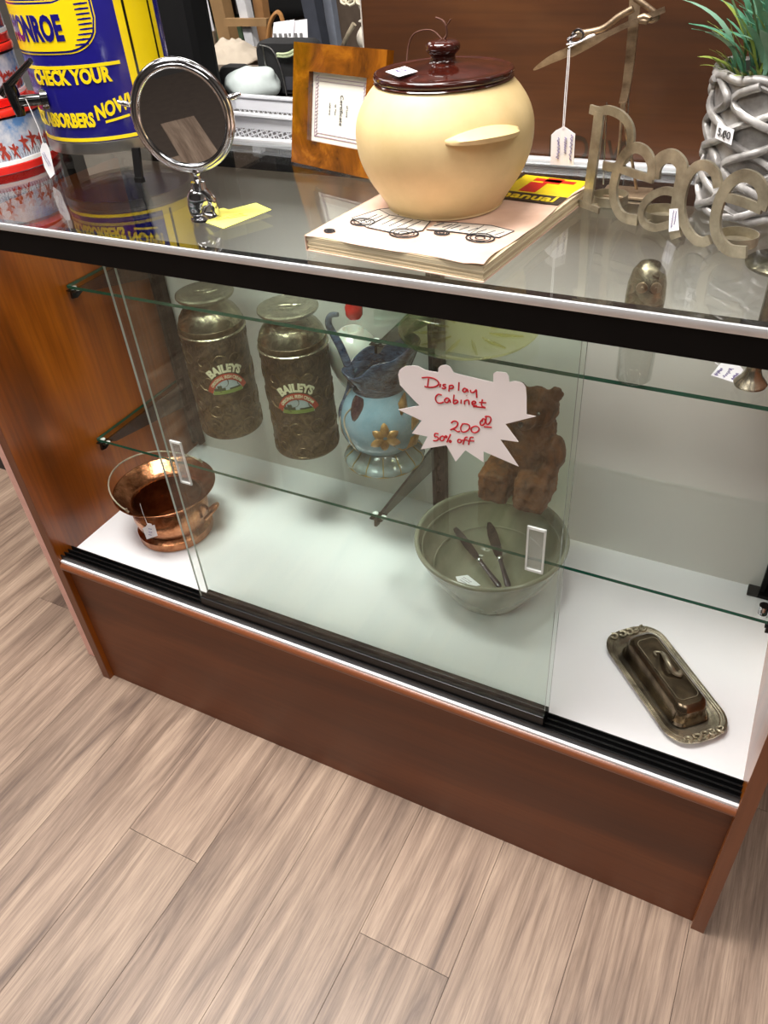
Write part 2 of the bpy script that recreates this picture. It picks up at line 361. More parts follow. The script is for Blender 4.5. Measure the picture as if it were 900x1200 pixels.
# standards
for x in (.013, .59, 1.167):
    m = MB(); z0, z1 = HD + (.014 if x < 1.1 else .006), HT
    m.box(x - .0125, x - .0055, D - .02, D - .0045, z0, z1); m.box(x + .0055, x + .0125, D - .02, D - .0045, z0, z1); m.box(x - .0125, x + .0125, D - .0075, D - .0045, z0, z1)
    z = z0 + .02
    while z < z1: m.box(x - .0056, x + .0056, D - .0145, D - .0075, z, z + .012); z += .025
    if x > 1.1: m.box(x - .03, x + .0125, D - .026, D - .0045, z0 - .005, z0 + .002, .001)
    m.build('shelf_standard', M['black'], cab)
    for zs, ys in ((Z1, S1), (Z2, S2)):
        b = MB(); yb = D - .021; zt = zs - .0075
        b.prism([(x - .0022, ys - .004, zt + .002), (x - .0022, ys - .006, zt - .012), (x - .0022, ys + .004, zt - .014), (x - .0022, ys + .02, zt - .008), (x - .0022, ys + .03, zt - .014), (x - .0022, yb, zt - .05), (x - .0022, yb, zt), (x - .0022, ys + .004, zt)], (.0044, 0, 0))
        b.box(x - .011, x + .011, ys - .004, ys + .016, zt - .0015, zt)
        br = b.build('shelf_bracket', M['black_gloss'], cab)
        for (dx, dy) in ((-.007, .01), (.009, .006)):
            tag(MB().lathe([(0, 0), (.0048, 0), (.0048, .0012), (.0035, .0016), (0, .0016)], 16, (x + dx if 0 < x + dx - .004 else x + .004, ys + dy, zt)).build('shelf_pad', M['pad'] if 'pad' in M else plain('white rubber', (225, 228, 224), .4), br, smooth=True), 'small white rubber pad under the glass')
for zs, ys in ((Z1, S1), (Z2, S2)):
    sh = sheet('glass_shelf', .002, CW - .002, ys, D - .001, zs - .0055, zs, 'z', [M['glass'], M['glass_edge']], cab)
    for p in sh.data.polygons:
        if p.normal.y > .9: p.material_index = 0
# chrome clip with knob at the right end of the lower shelf
k = MB(); k.lathe([(0, 0), (.006, 0), (.006, .011), (.0066, .0115), (.0066, .014), (0, .014)], 20, (1.150, S2 + .012, Z2)); tag(k.build('shelf_clip', M['chrome'], cab, smooth=True), 'round chrome clip knob on the lower shelf')
tag(MB().box(1.158, 1.1795, S2 - .002, S2 + .03, Z2 - .02, Z2 + .012, .001).build('shelf_clip', M['black_gloss'], cab), 'black clip block at the right end of the lower shelf')
# sliding doors
for i, (y, xl, xr) in enumerate(((.0135, .326, .9205), (.0275, .329, .9225))):
    d = sheet('sliding_door', xl, xr, y, y + .0035, HD + .012, HT + .003, 'y', [M['door_glass'], M['door_edge'], M['pale_edge']], cab)
    for p in d.data.polygons:
        if p.normal.x < -.9: p.material_index = 2
    tag(d, 'front sliding glass door' if i == 0 else 'rear sliding glass door')
    MB().box(xl, xr, y - .0022, y + .0058, HD + .0035, HD + .029, .0008).build('door_shoe', M['track'], d)
    if i == 0:
        for (a, bb_, c, e_) in ((.881, .903, .631, .698), (.358, .378, .613, .687)):
            m = MB(); m.box(a, bb_, y - .0012, y - .0004, c, e_); m.cur = 1
            for q in ((a, a + .002, c, e_), (bb_ - .002, bb_, c, e_), (a, bb_, c, c + .003), (a, bb_, e_ - .003, e_)): m.box(q[0], q[1], y - .0032, y - .0004, q[2], q[3])
            tag(m.build('finger_pull', [M['clear_plastic'], M['clear_rim']], d), 'clear plastic finger pull')
# neighbour end panel
pk = MB().box(-.094, -.0195, .034, .42, 0, .93, .002).build('end_panel', M['pink'])
tag(pk, 'narrow pinkish laminate panel standing against the cabinet left end', 'panel')

# ---------------------------------------------------------------- price sign on the door
YS = .0093
sg = tag(empty('price_sign', (.80, YS, .83)), 'white starburst sign with red handwriting taped to the sliding glass door', 'sign')
OUT = [(470.7,431.5),(476,429),(483.6,428.6),(490,429),(495,432),(497.8,433.8),(513.4,436.4),(513.8,431),(516.4,428.5),(522,427.5),(527,429.5),(529.5,433),(531.6,437),(543,440),(554.7,442.7),(567,445.6),(578,448),(578,438),(581,436),(587,436),(593,437),(596,441),(597,448),(603,446.6),(609,447.5),(613,449.5),(616,454),(617,464),(617,485.7),(628,488),(592,497),(607.6,518),(586,515),(607.6,546.7),(566.6,529),(566.6,541.7),(545.4,527.6),(534,541),(523,521.8),(493,526.6),(501,511.6),(482.7,508),(494,493),(466.6,480),(492,475.5),(486,470),(474,457),(468.6,451),(466.6,439),(468,434)]
m = MB(); m.prism([at(u, v, 'y', YS) for u, v in OUT], (0, .0006, 0)); m.build('card', M['sign_paper'], sg, world=True)
ST = ["125,245 118,300","80,240 120,237 160,245 188,265 190,285 165,300 125,303 98,296","203,280 200,302","240,285 224,286 222,295 238,303 228,312 212,308","262,290 258,330","262,292 280,289 289,298 283,309 262,312","325,270 322,325","378,318 362,310 350,322 356,334 370,332 380,316 386,336","400,320 403,334 415,338 428,332 440,320 441,345 443,372","375,356 377,358",
"212,355 190,350 173,366 172,388 185,405 205,407 225,400","262,381 245,374 230,388 236,402 252,402 263,383 270,404","293,352 288,405 303,410 318,398 308,388 290,392","340,385 338,410","362,390 360,415","362,397 376,388 390,392 392,418","412,408 428,410 436,401 424,394 412,402 416,420 445,426","480,383 474,412 478,428 500,437","458,402 505,405","418,430 450,432 500,438",
"275,540 288,527 306,527 318,541 305,566 268,584 284,578 300,585 318,596 332,592","348,545 336,572 345,596 370,596 392,578 394,556 375,545 345,545","430,560 408,572 408,592 428,603 450,594 458,575 445,561 430,560","480,515 465,532 468,550 482,553 497,536 496,515 482,512 478,530","505,497 502,530 512,548 528,536 536,515 528,498 505,495 498,500","490,563 542,567",
"190,610 168,608 165,628 182,630 190,642 178,654 155,654","215,625 202,634 204,652 218,655 228,641 222,626 214,626","238,622 232,630 240,636 246,628 238,621","270,612 245,665","266,652 260,660 268,667 274,658 266,652","330,645 318,652 320,666 334,668 342,656 330,645","382,632 368,634 360,652 352,680","345,652 380,650","422,634 402,634 394,656 388,682","380,655 426,657"]
m = MB()
for s in ST:
    pts = [tuple(map(float, q.split(','))) for q in s.split()]
    P3 = [at(480 + a / 5.625, 400 + b_ / 5.625, 'y', YS - .0003) for a, b_ in pts]
    if len(P3) > 2: P3 = cat(P3, 4)
    m.tube(P3, .00095, 5, flat=(V((0, 1, 0)), .3))
tag(m.build('lettering', M['red_ink'], sg, world=True), 'red handwriting reading Display Cabinet 200.00 50% off')

# ================================================================ ON THE GLASS TOP
UP = V((0, 0, 1))
BZ = HU + .0165                                   # top of the book
# ---- bean pot
px_, py_ = .713, .176
M['stoneware'] = two('buff matt stoneware', (204, 178, 126), (224, 198, 148), (14, 14, 14), .3, .7, .55, bump=.06)
M['brown_glaze'] = two('brown glaze', (38, 11, 8), (72, 26, 17), (60, 60, 90), .35, .7, .1, coat=.8)
pot = tag(empty('bean_pot', (px_, py_, BZ)), 'round buff stoneware bean pot with glossy brown lid standing on the manual', 'pot')
prof = [(0, 0), (.058, 0), (.064, .003), (.070, .012), (.083, .032), (.0915, .052), (.0945, .07), (.0935, .086), (.0885, .1), (.080, .113), (.072, .1215), (.069, .1245), (.0685, .128), (.064, .128), (.064, .12), (.085, .09), (.088, .06), (.06, .008), (0, .006)]
MB().lathe([(v.x, max(v.y, 0)) for v in cat([(a, b_, 0) for a, b_ in prof[:13]], 4)] + prof[13:], 72).build('body', M['stoneware'], pot, smooth=50)
lp = [(0, .124), (.066, .124), (.0705, .126), (.0722, .1295), (.071, .1325), (.0675, .133), (.062, .1322), (.045, .1355), (.025, .138), (.015, .1392), (.0125, .1425), (.0128, .1455), (.0165, .149), (.0175, .1525), (.0165, .156), (.012, .1585), (.006, .1592), (0, .1594)]
lid = MB().lathe([(v.x, v.y) for v in cat([(a, b_, 0) for a, b_ in lp], 3)], 72).build('lid', M['brown_glaze'], pot, smooth=50)
tag(lid, 'glossy brown lid with round knob')
# ear handle facing the viewer, and its twin behind
for ang in (-40, 140):
    a0 = R(ang); m = MB(); vs = []; n = 25
    for k in range(n):
        t = -1 + 2 * k / (n - 1); a = a0 + t * .46; e_ = .021 * (1 - abs(t) ** 2.4) ; zc = .0885 - .004 * t * t
        for (dr, dz) in ((-.006, .007), (e_ * .55, .007 - .001), (e_, .0015), (e_ * .9, -.0035), (e_ * .4, -.0045), (-.006, -.006)):
            r_ = .0925 + dr; vs.append((r_ * cos(a), r_ * sin(a), zc + dz * (1 - .55 * t * t)))
    fs = [(i * 6 + j, (i + 1) * 6 + j, (i + 1) * 6 + (j + 1) % 6, i * 6 + (j + 1) % 6) for i in range(n - 1) for j in range(6)] + [tuple(range(6)), tuple((n - 1) * 6 + j for j in reversed(range(6)))]
    m.add(vs, fs); m.build('handle', M['stoneware'], pot, smooth=60)
m = MB(); p0 = V((-.026, -.042, .1372)); ex = V((.86, -.5, -.03)).normalized(); ey = V((.5, .86, .12)).normalized(); ey = (ey - ex * ex.dot(ey)).normalized()
m.cur = 0; c4 = [p0 - ex * .016 - ey * .0095, p0 + ex * .012 - ey * .012, p0 + ex * .016 + ey * .008, p0 - ex * .011 + ey * .011]
m.prism(c4, ex.cross(ey) * .0005); m.cur = 1; scribble(m, p0 + ex.cross(ey) * .0007, ex, ey, .018, .01, 2, .0003, 3)
tag(m.build('price_sticker', [M['paper'], M['blue_ink']], lid), 'white price sticker')
m = MB(); m.tube(cat([(.0, .0, .158), (.004, .001, .163), (.003, .0, .171), (-.001, .001, .175), (-.008, .002, .177)], 5), .0011, 6); m.tube(cat([(0, 0, .158), (-.014, .004, .166), (-.034, .008, .163), (-.043, .01, .152), (-.044, .006, .138)], 5), .0008, 6); m.tube([(.004, 0, .170), (.009, 0, .176)], .0007, 5)
tag(m.build('twine', plain('rusty twine', (84, 48, 34), .8), lid), 'loose brown twine on the knob')

# ---- manual
fl, fr = V((.612, .037, HU)), V((.823, .0155, HU)); ex = (fr - fl).normalized(); ey = V((-ex.y, ex.x, 0))
bw, bl, bh = .211, .272, .0165
bk = tag(empty('repair_manual', fl, math.atan2(ex.y, ex.x)), 'worn pink paperback repair manual with truck drawings lying under the bean pot', 'book')
M['pages'] = two('yellowed page block', (150, 128, 96), (222, 205, 172), (2, 2, 900), .3, .6, .8, bump=.3)
M['cover'] = two('faded pink cover', (208, 172, 150), (232, 202, 184), (20, 20, 20), .3, .7, .45)
M['mustard'] = plain('printed mustard', (222, 196, 20), .4); M['redp'] = plain('printed red', (204, 40, 24), .4); M['blackp'] = plain('printed black brown', (48, 34, 20), .4)
m = MB(); nl = 9
for k in range(nl):
    z = .001 + (bh - .0022) * k / nl; j = .0012 * sin(k * 1.7); m.box(.001 + j, bw - .001 + j * .7, .0012 + abs(j) * .5, bl - .002, z, z + (bh - .0022) / nl + .00005)
m.build('page_block', M['pages'], bk)
MB().box(0, bw, 0, bl, 0, .001).build('back_cover', M['cover'], bk)
MB().box(-.0008, 0, 0, bl, 0, bh).build('spine', M['cover'], bk)
cv = MB(); nx, ny = 20, 26; vs = []; fs = []
def cz(x, y):
    z = bh - .001; t = max(0, (x - .12) / .09) * max(0, 1 - y / .06); return z + .0009 * t * (1 + sin(x * 160)) + .0008 * max(0, (x - .19) / .02) * (1 + sin(y * 90))
for j in range(ny + 1):
    for i in range(nx + 1):
        x = bw * i / nx; y = bl * j / ny; x2 = x - (.004 * max(0, sin(y * 40)) if i == nx else 0); y2 = y + (.003 * max(0, sin(x * 55)) if j == 0 else 0)
        vs.append((x2, y2, cz(x, y)))
for j in range(ny):
    for i in range(nx): a = j * (nx + 1) + i; fs.append((a, a + 1, a + nx + 2, a + nx + 1))
o_ = len(vs); vs += [(x, y, z + .0006) for x, y, z in vs]; fs = [tuple(reversed(f)) for f in fs] + [tuple(i + o_ for i in f) for f in fs]
bd = [i for i in range(nx + 1)] + [j * (nx + 1) + nx for j in range(1, ny + 1)] + [ny * (nx + 1) + i for i in range(nx - 1, -1, -1)] + [j * (nx + 1) for j in range(ny - 1, 0, -1)]
fs += [(bd[i], bd[(i + 1) % len(bd)], bd[(i + 1) % len(bd)] + o_, bd[i] + o_) for i in range(len(bd))]
cv.add(vs, fs); cover = cv.build('front_cover', M['cover'], bk, smooth=30)
ZC = bh + .0002
pr = MB(); pr.box(.128, .207, .208, .2695, ZC + .0004, ZC + .0007); tag(pr.build('printed_patch', M['mustard'], cover), 'yellow printed patch')
pr = MB(); pr.box(.118, .207, .181, .2075, ZC + .0004, ZC + .0008); tag(pr.build('printed_patch', M['blackp'], cover), 'dark brown title band')
pr = MB(); pr.prism([(.100, .2075, ZC + .0004), (.128, .2075, ZC + .0004), (.128, .2695, ZC + .0004), (.112, .2695, ZC + .0004)], (0, 0, .0003)); tag(pr.build('printed_patch', M['blackp'], cover), 'dark brown printed corner')
pr = MB(); pr.box(.146, .166, .212, .246, ZC + .0007, ZC + .001); pr.box(.146, .196, .252, .262, ZC + .0007, ZC + .001); pr.box(.160, .180, .247, .266, ZC + .0007, ZC + .001); tag(pr.build('printed_mark', M['redp'], cover), 'red printed emblem')
vs, fs = text_mesh('manual', .026, .0001, .0006)
pr = MB(); pr.add([V((p.x + .163, p.y + .195, ZC + .0011 + p.z)) for p in vs], fs); tag(pr.build('lettering', M['mustard'], cover), 'yellow lettering reading manual')
pr = MB(); z = ZC + .0006
def dl(pts, r=.0004): pr.tube([(x, y, z) for x, y in pts], r, 4)
def wheel(x, y, r):
    for q in (1, .72, .35): dl([(x + r * q * cos(a * pi / 8), y + r * .75 * q * sin(a * pi / 8)) for a in range(17)], .0009 if q == 1 else .0006)
pr_mid = [(.018, .062), (.030, .098), (.055, .118), (.088, .112), (.104, .084), (.110, .058), (.094, .040), (.05, .044), (.018, .062)]
fl_ = MB(); fl_.prism([(x, y, ZC + .0003) for x, y in pr_mid[:-1]], (0, 0, .0002)); fl_.prism([(x, y, ZC + .0003) for x, y in ((.112, .062), (.13, .066), (.192, .070), (.198, .092), (.17, .098), (.13, .092), (.112, .084))], (0, 0, .0002))
tag(fl_.build('printed_patch', plain('pale grey print', (206, 198, 188), .5, var=.1, scale=200), cover), 'pale grey tone of the drawn trucks')
dl(pr_mid, .0005); dl([(.03, .098), (.052, .086), (.104, .084)]); dl([(.052, .086), (.05, .044)])
for a in (.034, .041, .048, .06, .07, .08, .09): dl([(a, .056), (a + .004, .082)], .0005)
for a in (.06, .074, .088): dl([(a, .09), (a + .002, .108), (a + .011, .107), (a + .011, .089), (a, .09)], .0006)
wheel(.036, .056, .014); wheel(.096, .044, .016)
dl([(.112, .062), (.13, .066), (.192, .070), (.198, .092), (.17, .098), (.13, .092), (.112, .084)], .0005); dl([(.13, .066), (.134, .092)]); dl([(.16, .068), (.162, .096)]); wheel(.175, .062, .015); wheel(.132, .060, .008)
for a in range(8): dl([(.115 + a * .01, .074), (.12 + a * .01, .086)], .0005)
wheel(.018, .02, .006)
tag(pr.build('line_drawing', M['ink'], cover), 'black line drawings of two trucks')
m = MB(); m.prism([(.092, .232, ZC + .0012), (.118, .236, ZC + .003), (.128, .262, ZC + .006), (.103, .270, ZC + .004)], (0, 0, .0004)); m2 = MB()
pt = m.build('price_tag', M['paper'], None); pt.location = (0, 0, 0)
pt.matrix_world = bk.matrix_basis.copy() if False else Matrix.Translation(fl) @ Matrix.Rotation(math.atan2(ex.y, ex.x), 4, 'Z')
tag(pt, 'small white price tag lying on the manual behind the bean pot', 'price tag')

# ---- amber picture frame
FA, FLn = -.30, R(12)
fo = V((.416, .333, HU)); ex = V((cos(FA), sin(FA), 0)); nb = V((-sin(FA), cos(FA), 0)); ez = UP * cos(FLn) + nb * sin(FLn); en = ex.cross(ez)   # en points to the viewer
fw, fh, fb = .172, .146, .032
pf = tag(empty('picture_frame', fo), 'amber brown lacquered picture frame holding a framed print, leaning behind the bean pot', 'picture frame')
M['amber'] = two('amber tortoiseshell lacquer', (66, 34, 4), (168, 104, 20), (13, 13, 13), .3, .72, .16, coat=.7, dist=1.6, c3=(118, 66, 8))
def fr_pt(a, b_, c): return ex * a + ez * b_ - en * (-c)
def fr_prism(m, pts, c0, th): m.prism([ex * a + ez * b_ + en * c0 for a, b_ in pts], en * th)
for pts in ([(0, 0), (fw, 0), (fw - fb, fb), (fb, fb)], [(0, fh), (fb, fh - fb), (fw - fb, fh - fb), (fw, fh)], [(0, 0), (fb, fb), (fb, fh - fb), (0, fh)], [(fw, 0), (fw, fh), (fw - fb, fh - fb), (fw - fb, fb)]):
    m = MB(); fr_prism(m, pts, 0, .012); m.build('rail', M['amber'], pf)
m = MB(); fr_prism(m, [(fb - .004, fb - .004), (fw - fb + .004, fb - .004), (fw - fb + .004, fh - fb + .004), (fb - .004, fh - fb + .004)], .002, .002)
pc = m.build('print', plain('print paper', (226, 224, 214), .5, var=.03), pf)
m = MB(); i0, j0, i1, j1 = fb + .006, fb + .006, fw - fb - .006, fh - fb - .006
def rect(m, a, b_, c, d_, r=.0004): m.tube([ex * p + ez * q + en * .0045 for p, q in ((a, b_), (c, b_), (c, d_), (a, d_), (a, b_))], r, 4)
rect(m, i0, j0, i1, j1, .0005); rect(m, i0 + .004, j0 + .004, i1 - .004, j1 - .004)
for k in range(18):
    y = j0 + (j1 - j0) * k / 17; m.tube([ex * (i0 + .001) + ez * y + en * .0045, ex * (i0 + .006) + ez * (y + .003) + en * .0045], .0004, 3); m.tube([ex * (i1 - .001) + ez * y + en * .0045, ex * (i1 - .006) + ez * (y - .003) + en * .0045], .0004, 3)
tag(m.build('border', plain('mauve print', (176, 150, 170), .6), pc), 'mauve printed border')
m = MB()
for k, (s_, q) in enumerate((('of Love', .0045), ('Certificate', .0085), ('to You', .0045), ('with love', .004))):
    vs, fs = text_mesh(s_, q, .0001); xx = fw / 2 + .014 - k * .011
    m.add([ex * (xx + p.y) + ez * (fh / 2 - p.x) + en * (.0045 + p.z) for p in vs], fs)
tag(m.build('lettering', M['ink'], pc), 'small lettering printed sideways')
m = MB(); fr_prism(m, [(fw * .4, .001), (fw * .6, .001), (fw * .55, fh * .7), (fw * .45, fh * .7)], -.002, .002); m.build('back_strut', M['black'], pf)

# ---- round mirror on stem
MX, MY = .436, .084
mr_ = tag(empty('shaving_mirror', (MX, MY, HU)), 'round chrome framed mirror on a short stem at the front of the glass top', 'mirror')
mn = V((.40, -.86, -.09)).normalized(); mu = (UP - mn * UP.dot(mn)).normalized(); mx_ = mu.cross(mn) ; mc_ = V((.0, .004, .1125))
mx_ = mn.cross(mu); mx_ = -mx_ if mx_.x < 0 else mx_
RX, RY = .0525, .0555
m = MB()
for (k, dn, r) in ((1.0, 0, .0052), (.955, .003, .0032)):
    m.tube([mc_ + mn * dn + mx_ * RX * k * cos(a * pi / 32) + mu * RY * k * sin(a * pi / 32) for a in range(64)], r, 10, closed=True)
m.build('rim', M['chrome'], mr_, smooth=60)
m = MB(); vs = []; n = 64
for (k, dn) in ((1.0, -.001), (1.02, -.010), (.9, -.018), (.5, -.022), (.0, -.023)):
    for a in range(n): vs.append(mc_ + mn * dn + mx_ * RX * k * cos(a * 2 * pi / n) + mu * RY * k * sin(a * 2 * pi / n))
m.add(vs, [(i * n + a, (i + 1) * n + a, (i + 1) * n + (a + 1) % n, i * n + (a + 1) % n) for i in range(4) for a in range(n)]); m.build('back_shell', M['chrome'], mr_, smooth=60)
mg = plain('mirror silver', (205, 208, 210), .01, 1, var=.01)
m = MB(); m.prism([mc_ + mn * .002 + mx_ * RX * .95 * cos(a * pi / 32) + mu * RY * .95 * sin(a * pi / 32) for a in range(64)], mn * -.001); tag(m.build('mirror_glass', mg, mr_), 'round mirror glass')
m = MB(); b0 = mc_ - mu * (RY + .004)
m.tube(cat([b0 + V((0, 0, .004)), b0 + V((.0, 0, -.004)), b0 + V((.001, -.001, -.011))], 4), [.006] * 4 + [.0045] * 4 + [.006], 12)
m.tube(cat([b0 + V((.001, -.001, -.009)), b0 + V((.001, -.001, -.013)), b0 + V((.001, -.001, -.018)), b0 + V((.001, -.001, -.022))], 4), [.005] * 2 + [.0085] * 8 + [.006] * 3, 14)
zb = b0.z - .02
m.tube(cat([V((b0.x, b0.y, zb)), V((b0.x - .001, b0.y - .003, zb * .72)), V((b0.x - .004, b0.y - .006, zb * .4)), V((b0.x - .004, b0.y - .010, .004))], 5), [.008, .010, .0115, .0125, .013, .0135, .0135, .013, .012, .0115, .011, .010, .009, .008, .007, .005], 14, flat=(V((.5, -.86, 0)).normalized(), .6))
m.tube(cat([V((b0.x + .003, b0.y, zb)), V((b0.x + .012, b0.y + .004, zb * .6)), V((b0.x + .014, b0.y + .006, .004))], 5), [.006] * 6 + [.0045] * 5, 10)
m.lathe([(0, 0), (.017, 0), (.017, .003), (.010, .005), (0, .006)], 24, (b0.x + .002, b0.y - .002, 0.0003))
m.build('stem', M['chrome'], mr_, smooth=60)
for s_ in (-1, 1):
    m = MB(); p = mc_ + mx_ * s_ * (RX + .004) + mu * .016; m.tube([p, p + mx_ * s_ * .006 + mu * .002, p + mx_ * s_ * .012 + mu * .004], [.0022, .0034, .0018], 8); m.build('side_knob', M['chrome'], mr_, smooth=60)
# yellow tag
M['yellow_paper'] = plain('yellow card', (238, 232, 108), .7, var=.02)
yt = tag(empty('yellow_tag', (.47, .105, HU)), 'yellow paper tag on a string lying beside the round mirror', 'price tag')
m = MB(); TP = [(233, 258), (245, 248), (262, 244), (268, 246), (300, 238), (318, 246), (262, 268)]
m.prism([at(u, v, 'z', HU + .0006 + .003 * (k in (4, 5))) for k, (u, v) in enumerate(TP)], (0, 0, .0004)); m.build('card', M['yellow_paper'], yt, world=True)
m = MB(); o_ = at(275, 253, 'z', HU + .003); a_ = (at(308, 246, 'z', HU) - at(248, 256, 'z', HU)).normalized(); scribble(m, o_, a_, UP.cross(a_), .05, .014, 3, .0003, 8); m.build('handwriting', plain('olive pen', (150, 140, 60), .7), yt, world=True)
m = MB(); m.tube(cat([at(241, 254, 'z', HU + .0015), at(236, 247, 'z', HU + .003), at(240, 236, 'z', HU + .012), at(233, 229, 'z', HU + .02), at(226, 236, 'z', HU + .012), at(232, 248, 'z', HU + .004)], 6), .0006, 5); m.build('string', M['paper'], yt, world=True)

# ---- blue and yellow drink can on legs
mc0 = V((.141, .277, HU)); MRr = .0965; ZR = .033
M['can_blue'] = plain('navy enamel', (26, 22, 112), .22, var=.05, coat=.4); M['can_yellow'] = plain('yellow enamel', (244, 214, 16), .3, var=.02, coat=.3)
M['steel'] = plain('brushed steel', (170, 168, 164), .3, 1, var=.1)
mo = tag(empty('drink_can', mc0), 'large navy and yellow lettered metal can on legs with black tap', 'can')
MB().lathe([(0, ZR + .004), (MRr - .004, ZR + .004), (MRr - .0005, ZR + .008), (MRr, ZR + .012), (MRr, .36), (MRr - .004, .365), (0, .366)], 96).build('body', M['can_blue'], mo, smooth=40)
MB().lathe([(MRr - .006, ZR + .003), (MRr - .004, ZR), (MRr + .0012, ZR), (MRr + .0016, ZR + .003), (MRr + .0012, ZR + .0145), (MRr - .001, ZR + .0155)], 96).build('base_rim', M['steel'], mo, smooth=50)
AV = math.atan2(CL.y - mc0.y, CL.x - mc0.x)         # side of the can that faces the viewer
def cyl_at(u, v, c, r):
    d = (CR @ V(((u - 450) / F_PX, -(v - 600) / F_PX, -1))).normalized(); o2 = CL - c; A = d.x ** 2 + d.y ** 2; B = 2 * (o2.x * d.x + o2.y * d.y); C = o2.x ** 2 + o2.y ** 2 - r * r
    q = B * B - 4 * A * C
    if q < 0: q = 0
    t = (-B - math.sqrt(q)) / 2 / A; p = o2 + d * t; return math.atan2(p.y, p.x), p.z
def cyl_band(m, c, r, a0, a1, z0, z1, th=.0006, n=40, s0=0, s1=0):
    """curved patch; lower/upper edges may slope"""
    vs = []
    for k in range(n + 1):
        t = k / n; a = a0 + (a1 - a0) * t
        for rr in (r, r + th):
            for z in (z0 + s0 * t, z1 + s1 * t): vs.append((c[0] + rr * cos(a), c[1] + rr * sin(a), c[2] + z))
    fs = []
    for k in range(n): b_ = k * 4; d_ = b_ + 4; fs += [(b_ + 2, d_ + 2, d_ + 3, b_ + 3), (b_, b_ + 1, d_ + 1, d_), (b_ + 1, b_ + 3, d_ + 3, d_ + 1), (b_, d_, d_ + 2, b_ + 2)]
    fs += [(0, 2, 3, 1), (n * 4, n * 4 + 1, n * 4 + 3, n * 4 + 2)]
    m.add(vs, fs)
O0 = (0, 0, 0)
m = MB(); cyl_band(m, O0, MRr, -pi, pi, ZR + .0165, ZR + .021, n=96); tag(m.build('painted_band', M['can_yellow'], mo), 'yellow line above the base rim')
aL, zL = cyl_at(70, 81, mc0, MRr); aR, zR_ = cyl_at(140, 71, mc0, MRr)
m = MB(); cyl_band(m, O0, MRr, aL - .7, aR, (zL + zR_) / 2 - .002, (zL + zR_) / 2 + .002); tag(m.build('painted_band', M['can_yellow'], mo), 'thin yellow rule over the slogan')
# vertical stripes
a1_, _ = cyl_at(141, 40, mc0, MRr); a2_, _ = cyl_at(186, 40, mc0, MRr)
m = MB(); cyl_band(m, O0, MRr, a1_, a2_, ZR + .021, .36); tag(m.build('painted_stripe', M['can_yellow'], mo), 'broad yellow upright stripe')
da = a2_ - a1_
for q0, q1, mm in ((.15, .20, 'blackp2'), (.77, .82, 'blackp2')):
    m = MB(); cyl_band(m, O0, MRr + .0005, a1_ + da * q0, a1_ + da * q1, ZR + .021, .36, n=4); tag(m.build('painted_stripe', M['black_gloss'], mo), 'thin black upright stripe')
m = MB(); cyl_band(m, O0, MRr, a2_ + .12, a2_ + .6, .1, .106); tag(m.build('painted_band', M['can_yellow'], mo), 'short yellow rule by the stripe')
def can_text(s_, u, v, size, bold, slant=0, xs=1.0, mat=None, r=MRr, name='lettering', c=mc0, parent=mo, align='CENTER', lab=True):
    a, z = cyl_at(u, v, c, r); vs, fs = text_mesh(s_, size, .0003, bold, align, xs); m = MB()
    m.add(wrap(vs, (0, 0), r + .0006, a, z, slant), fs); o = m.build(name, mat or M['can_yellow'], parent)
    if lab: tag(o, 'lettering reading ' + s_)
    return o
can_text('CHECK YOUR', 78, 92, .0235, .0010, 0, .78, align='CENTER')
can_text('SHOCK ABSORBERS', 111, 141, .0235, .0010, 0, .66, align='RIGHT')
can_text('NOW!', 133, 126, .024, .0010, .22, .72)
aN, zN = cyl_at(124, 143, mc0, MRr); aM, zM = cyl_at(150, 125, mc0, MRr)
m = MB(); cyl_band(m, O0, MRr, aN, aM, zN - .0015, zN + .0015, s0=.0045, s1=.0045, n=12); m.build('painted_band', M['can_yellow'], mo)
# winged badge
aB0, zB0 = cyl_at(20, 58, mc0, MRr); aB1, zB1 = cyl_at(108, 20, mc0, MRr); _, zBb = cyl_at(70, 60, mc0, MRr); _, zBt = cyl_at(70, 8, mc0, MRr)
def badge(m, grow, th):
    a0, a1, z0, z1 = aB0 - .55, aB1 + grow / MRr, zBb - grow, zBt + grow + .004; n = 48; vs = []
    for k in range(n + 1):
        t = k / n; a = a0 + (a1 - a0) * t; e_ = max(0, (t - .78) / .22); lo = z0 + (z1 - z0) * .42 * (1 - math.sqrt(max(0, 1 - e_ ** 2.2))) * 1.5; hi = z1 + .012 * e_
        for rr in (MRr, MRr + th):
            for z in (min(lo, hi - .001), hi): vs.append((rr * cos(a), rr * sin(a), z))
    fs = []
    for k in range(n): b_ = k * 4; d_ = b_ + 4; fs += [(b_ + 2, d_ + 2, d_ + 3, b_ + 3), (b_, b_ + 1, d_ + 1, d_), (b_ + 1, b_ + 3, d_ + 3, d_ + 1), (b_, d_, d_ + 2, b_ + 2)]
    fs += [(0, 2, 3, 1), (n * 4, n * 4 + 1, n * 4 + 3, n * 4 + 2)]; m.add(vs, fs)
m = MB(); badge(m, .0038, .0004); m.build('badge_outline', M['can_yellow'], mo)
m = MB(); badge(m, .0024, .0006); m.build('badge_outline', M['can_blue'], mo)
m = MB(); badge(m, .0, .0009); bdg = m.build('badge', M['can_yellow'], mo); tag(bdg, 'yellow winged badge with blue lettering')
m = MB()
for k in range(9):
    z = zBb + .006 + k * (zBt - zBb - .004) / 8; a_ = aB1 - .02 - max(0, 3 - k) * .035; m.add([V((( MRr + .0012) * cos(a_ + x / MRr), (MRr + .0012) * sin(a_ + x / MRr), z + y)) for x, y in ((-.017, -.0012), (-.009, -.0015), (0, -.0012), (0, .0006), (-.009, .0008), (-.017, .0002))], [(0, 1, 4, 5), (1, 2, 3, 4)])
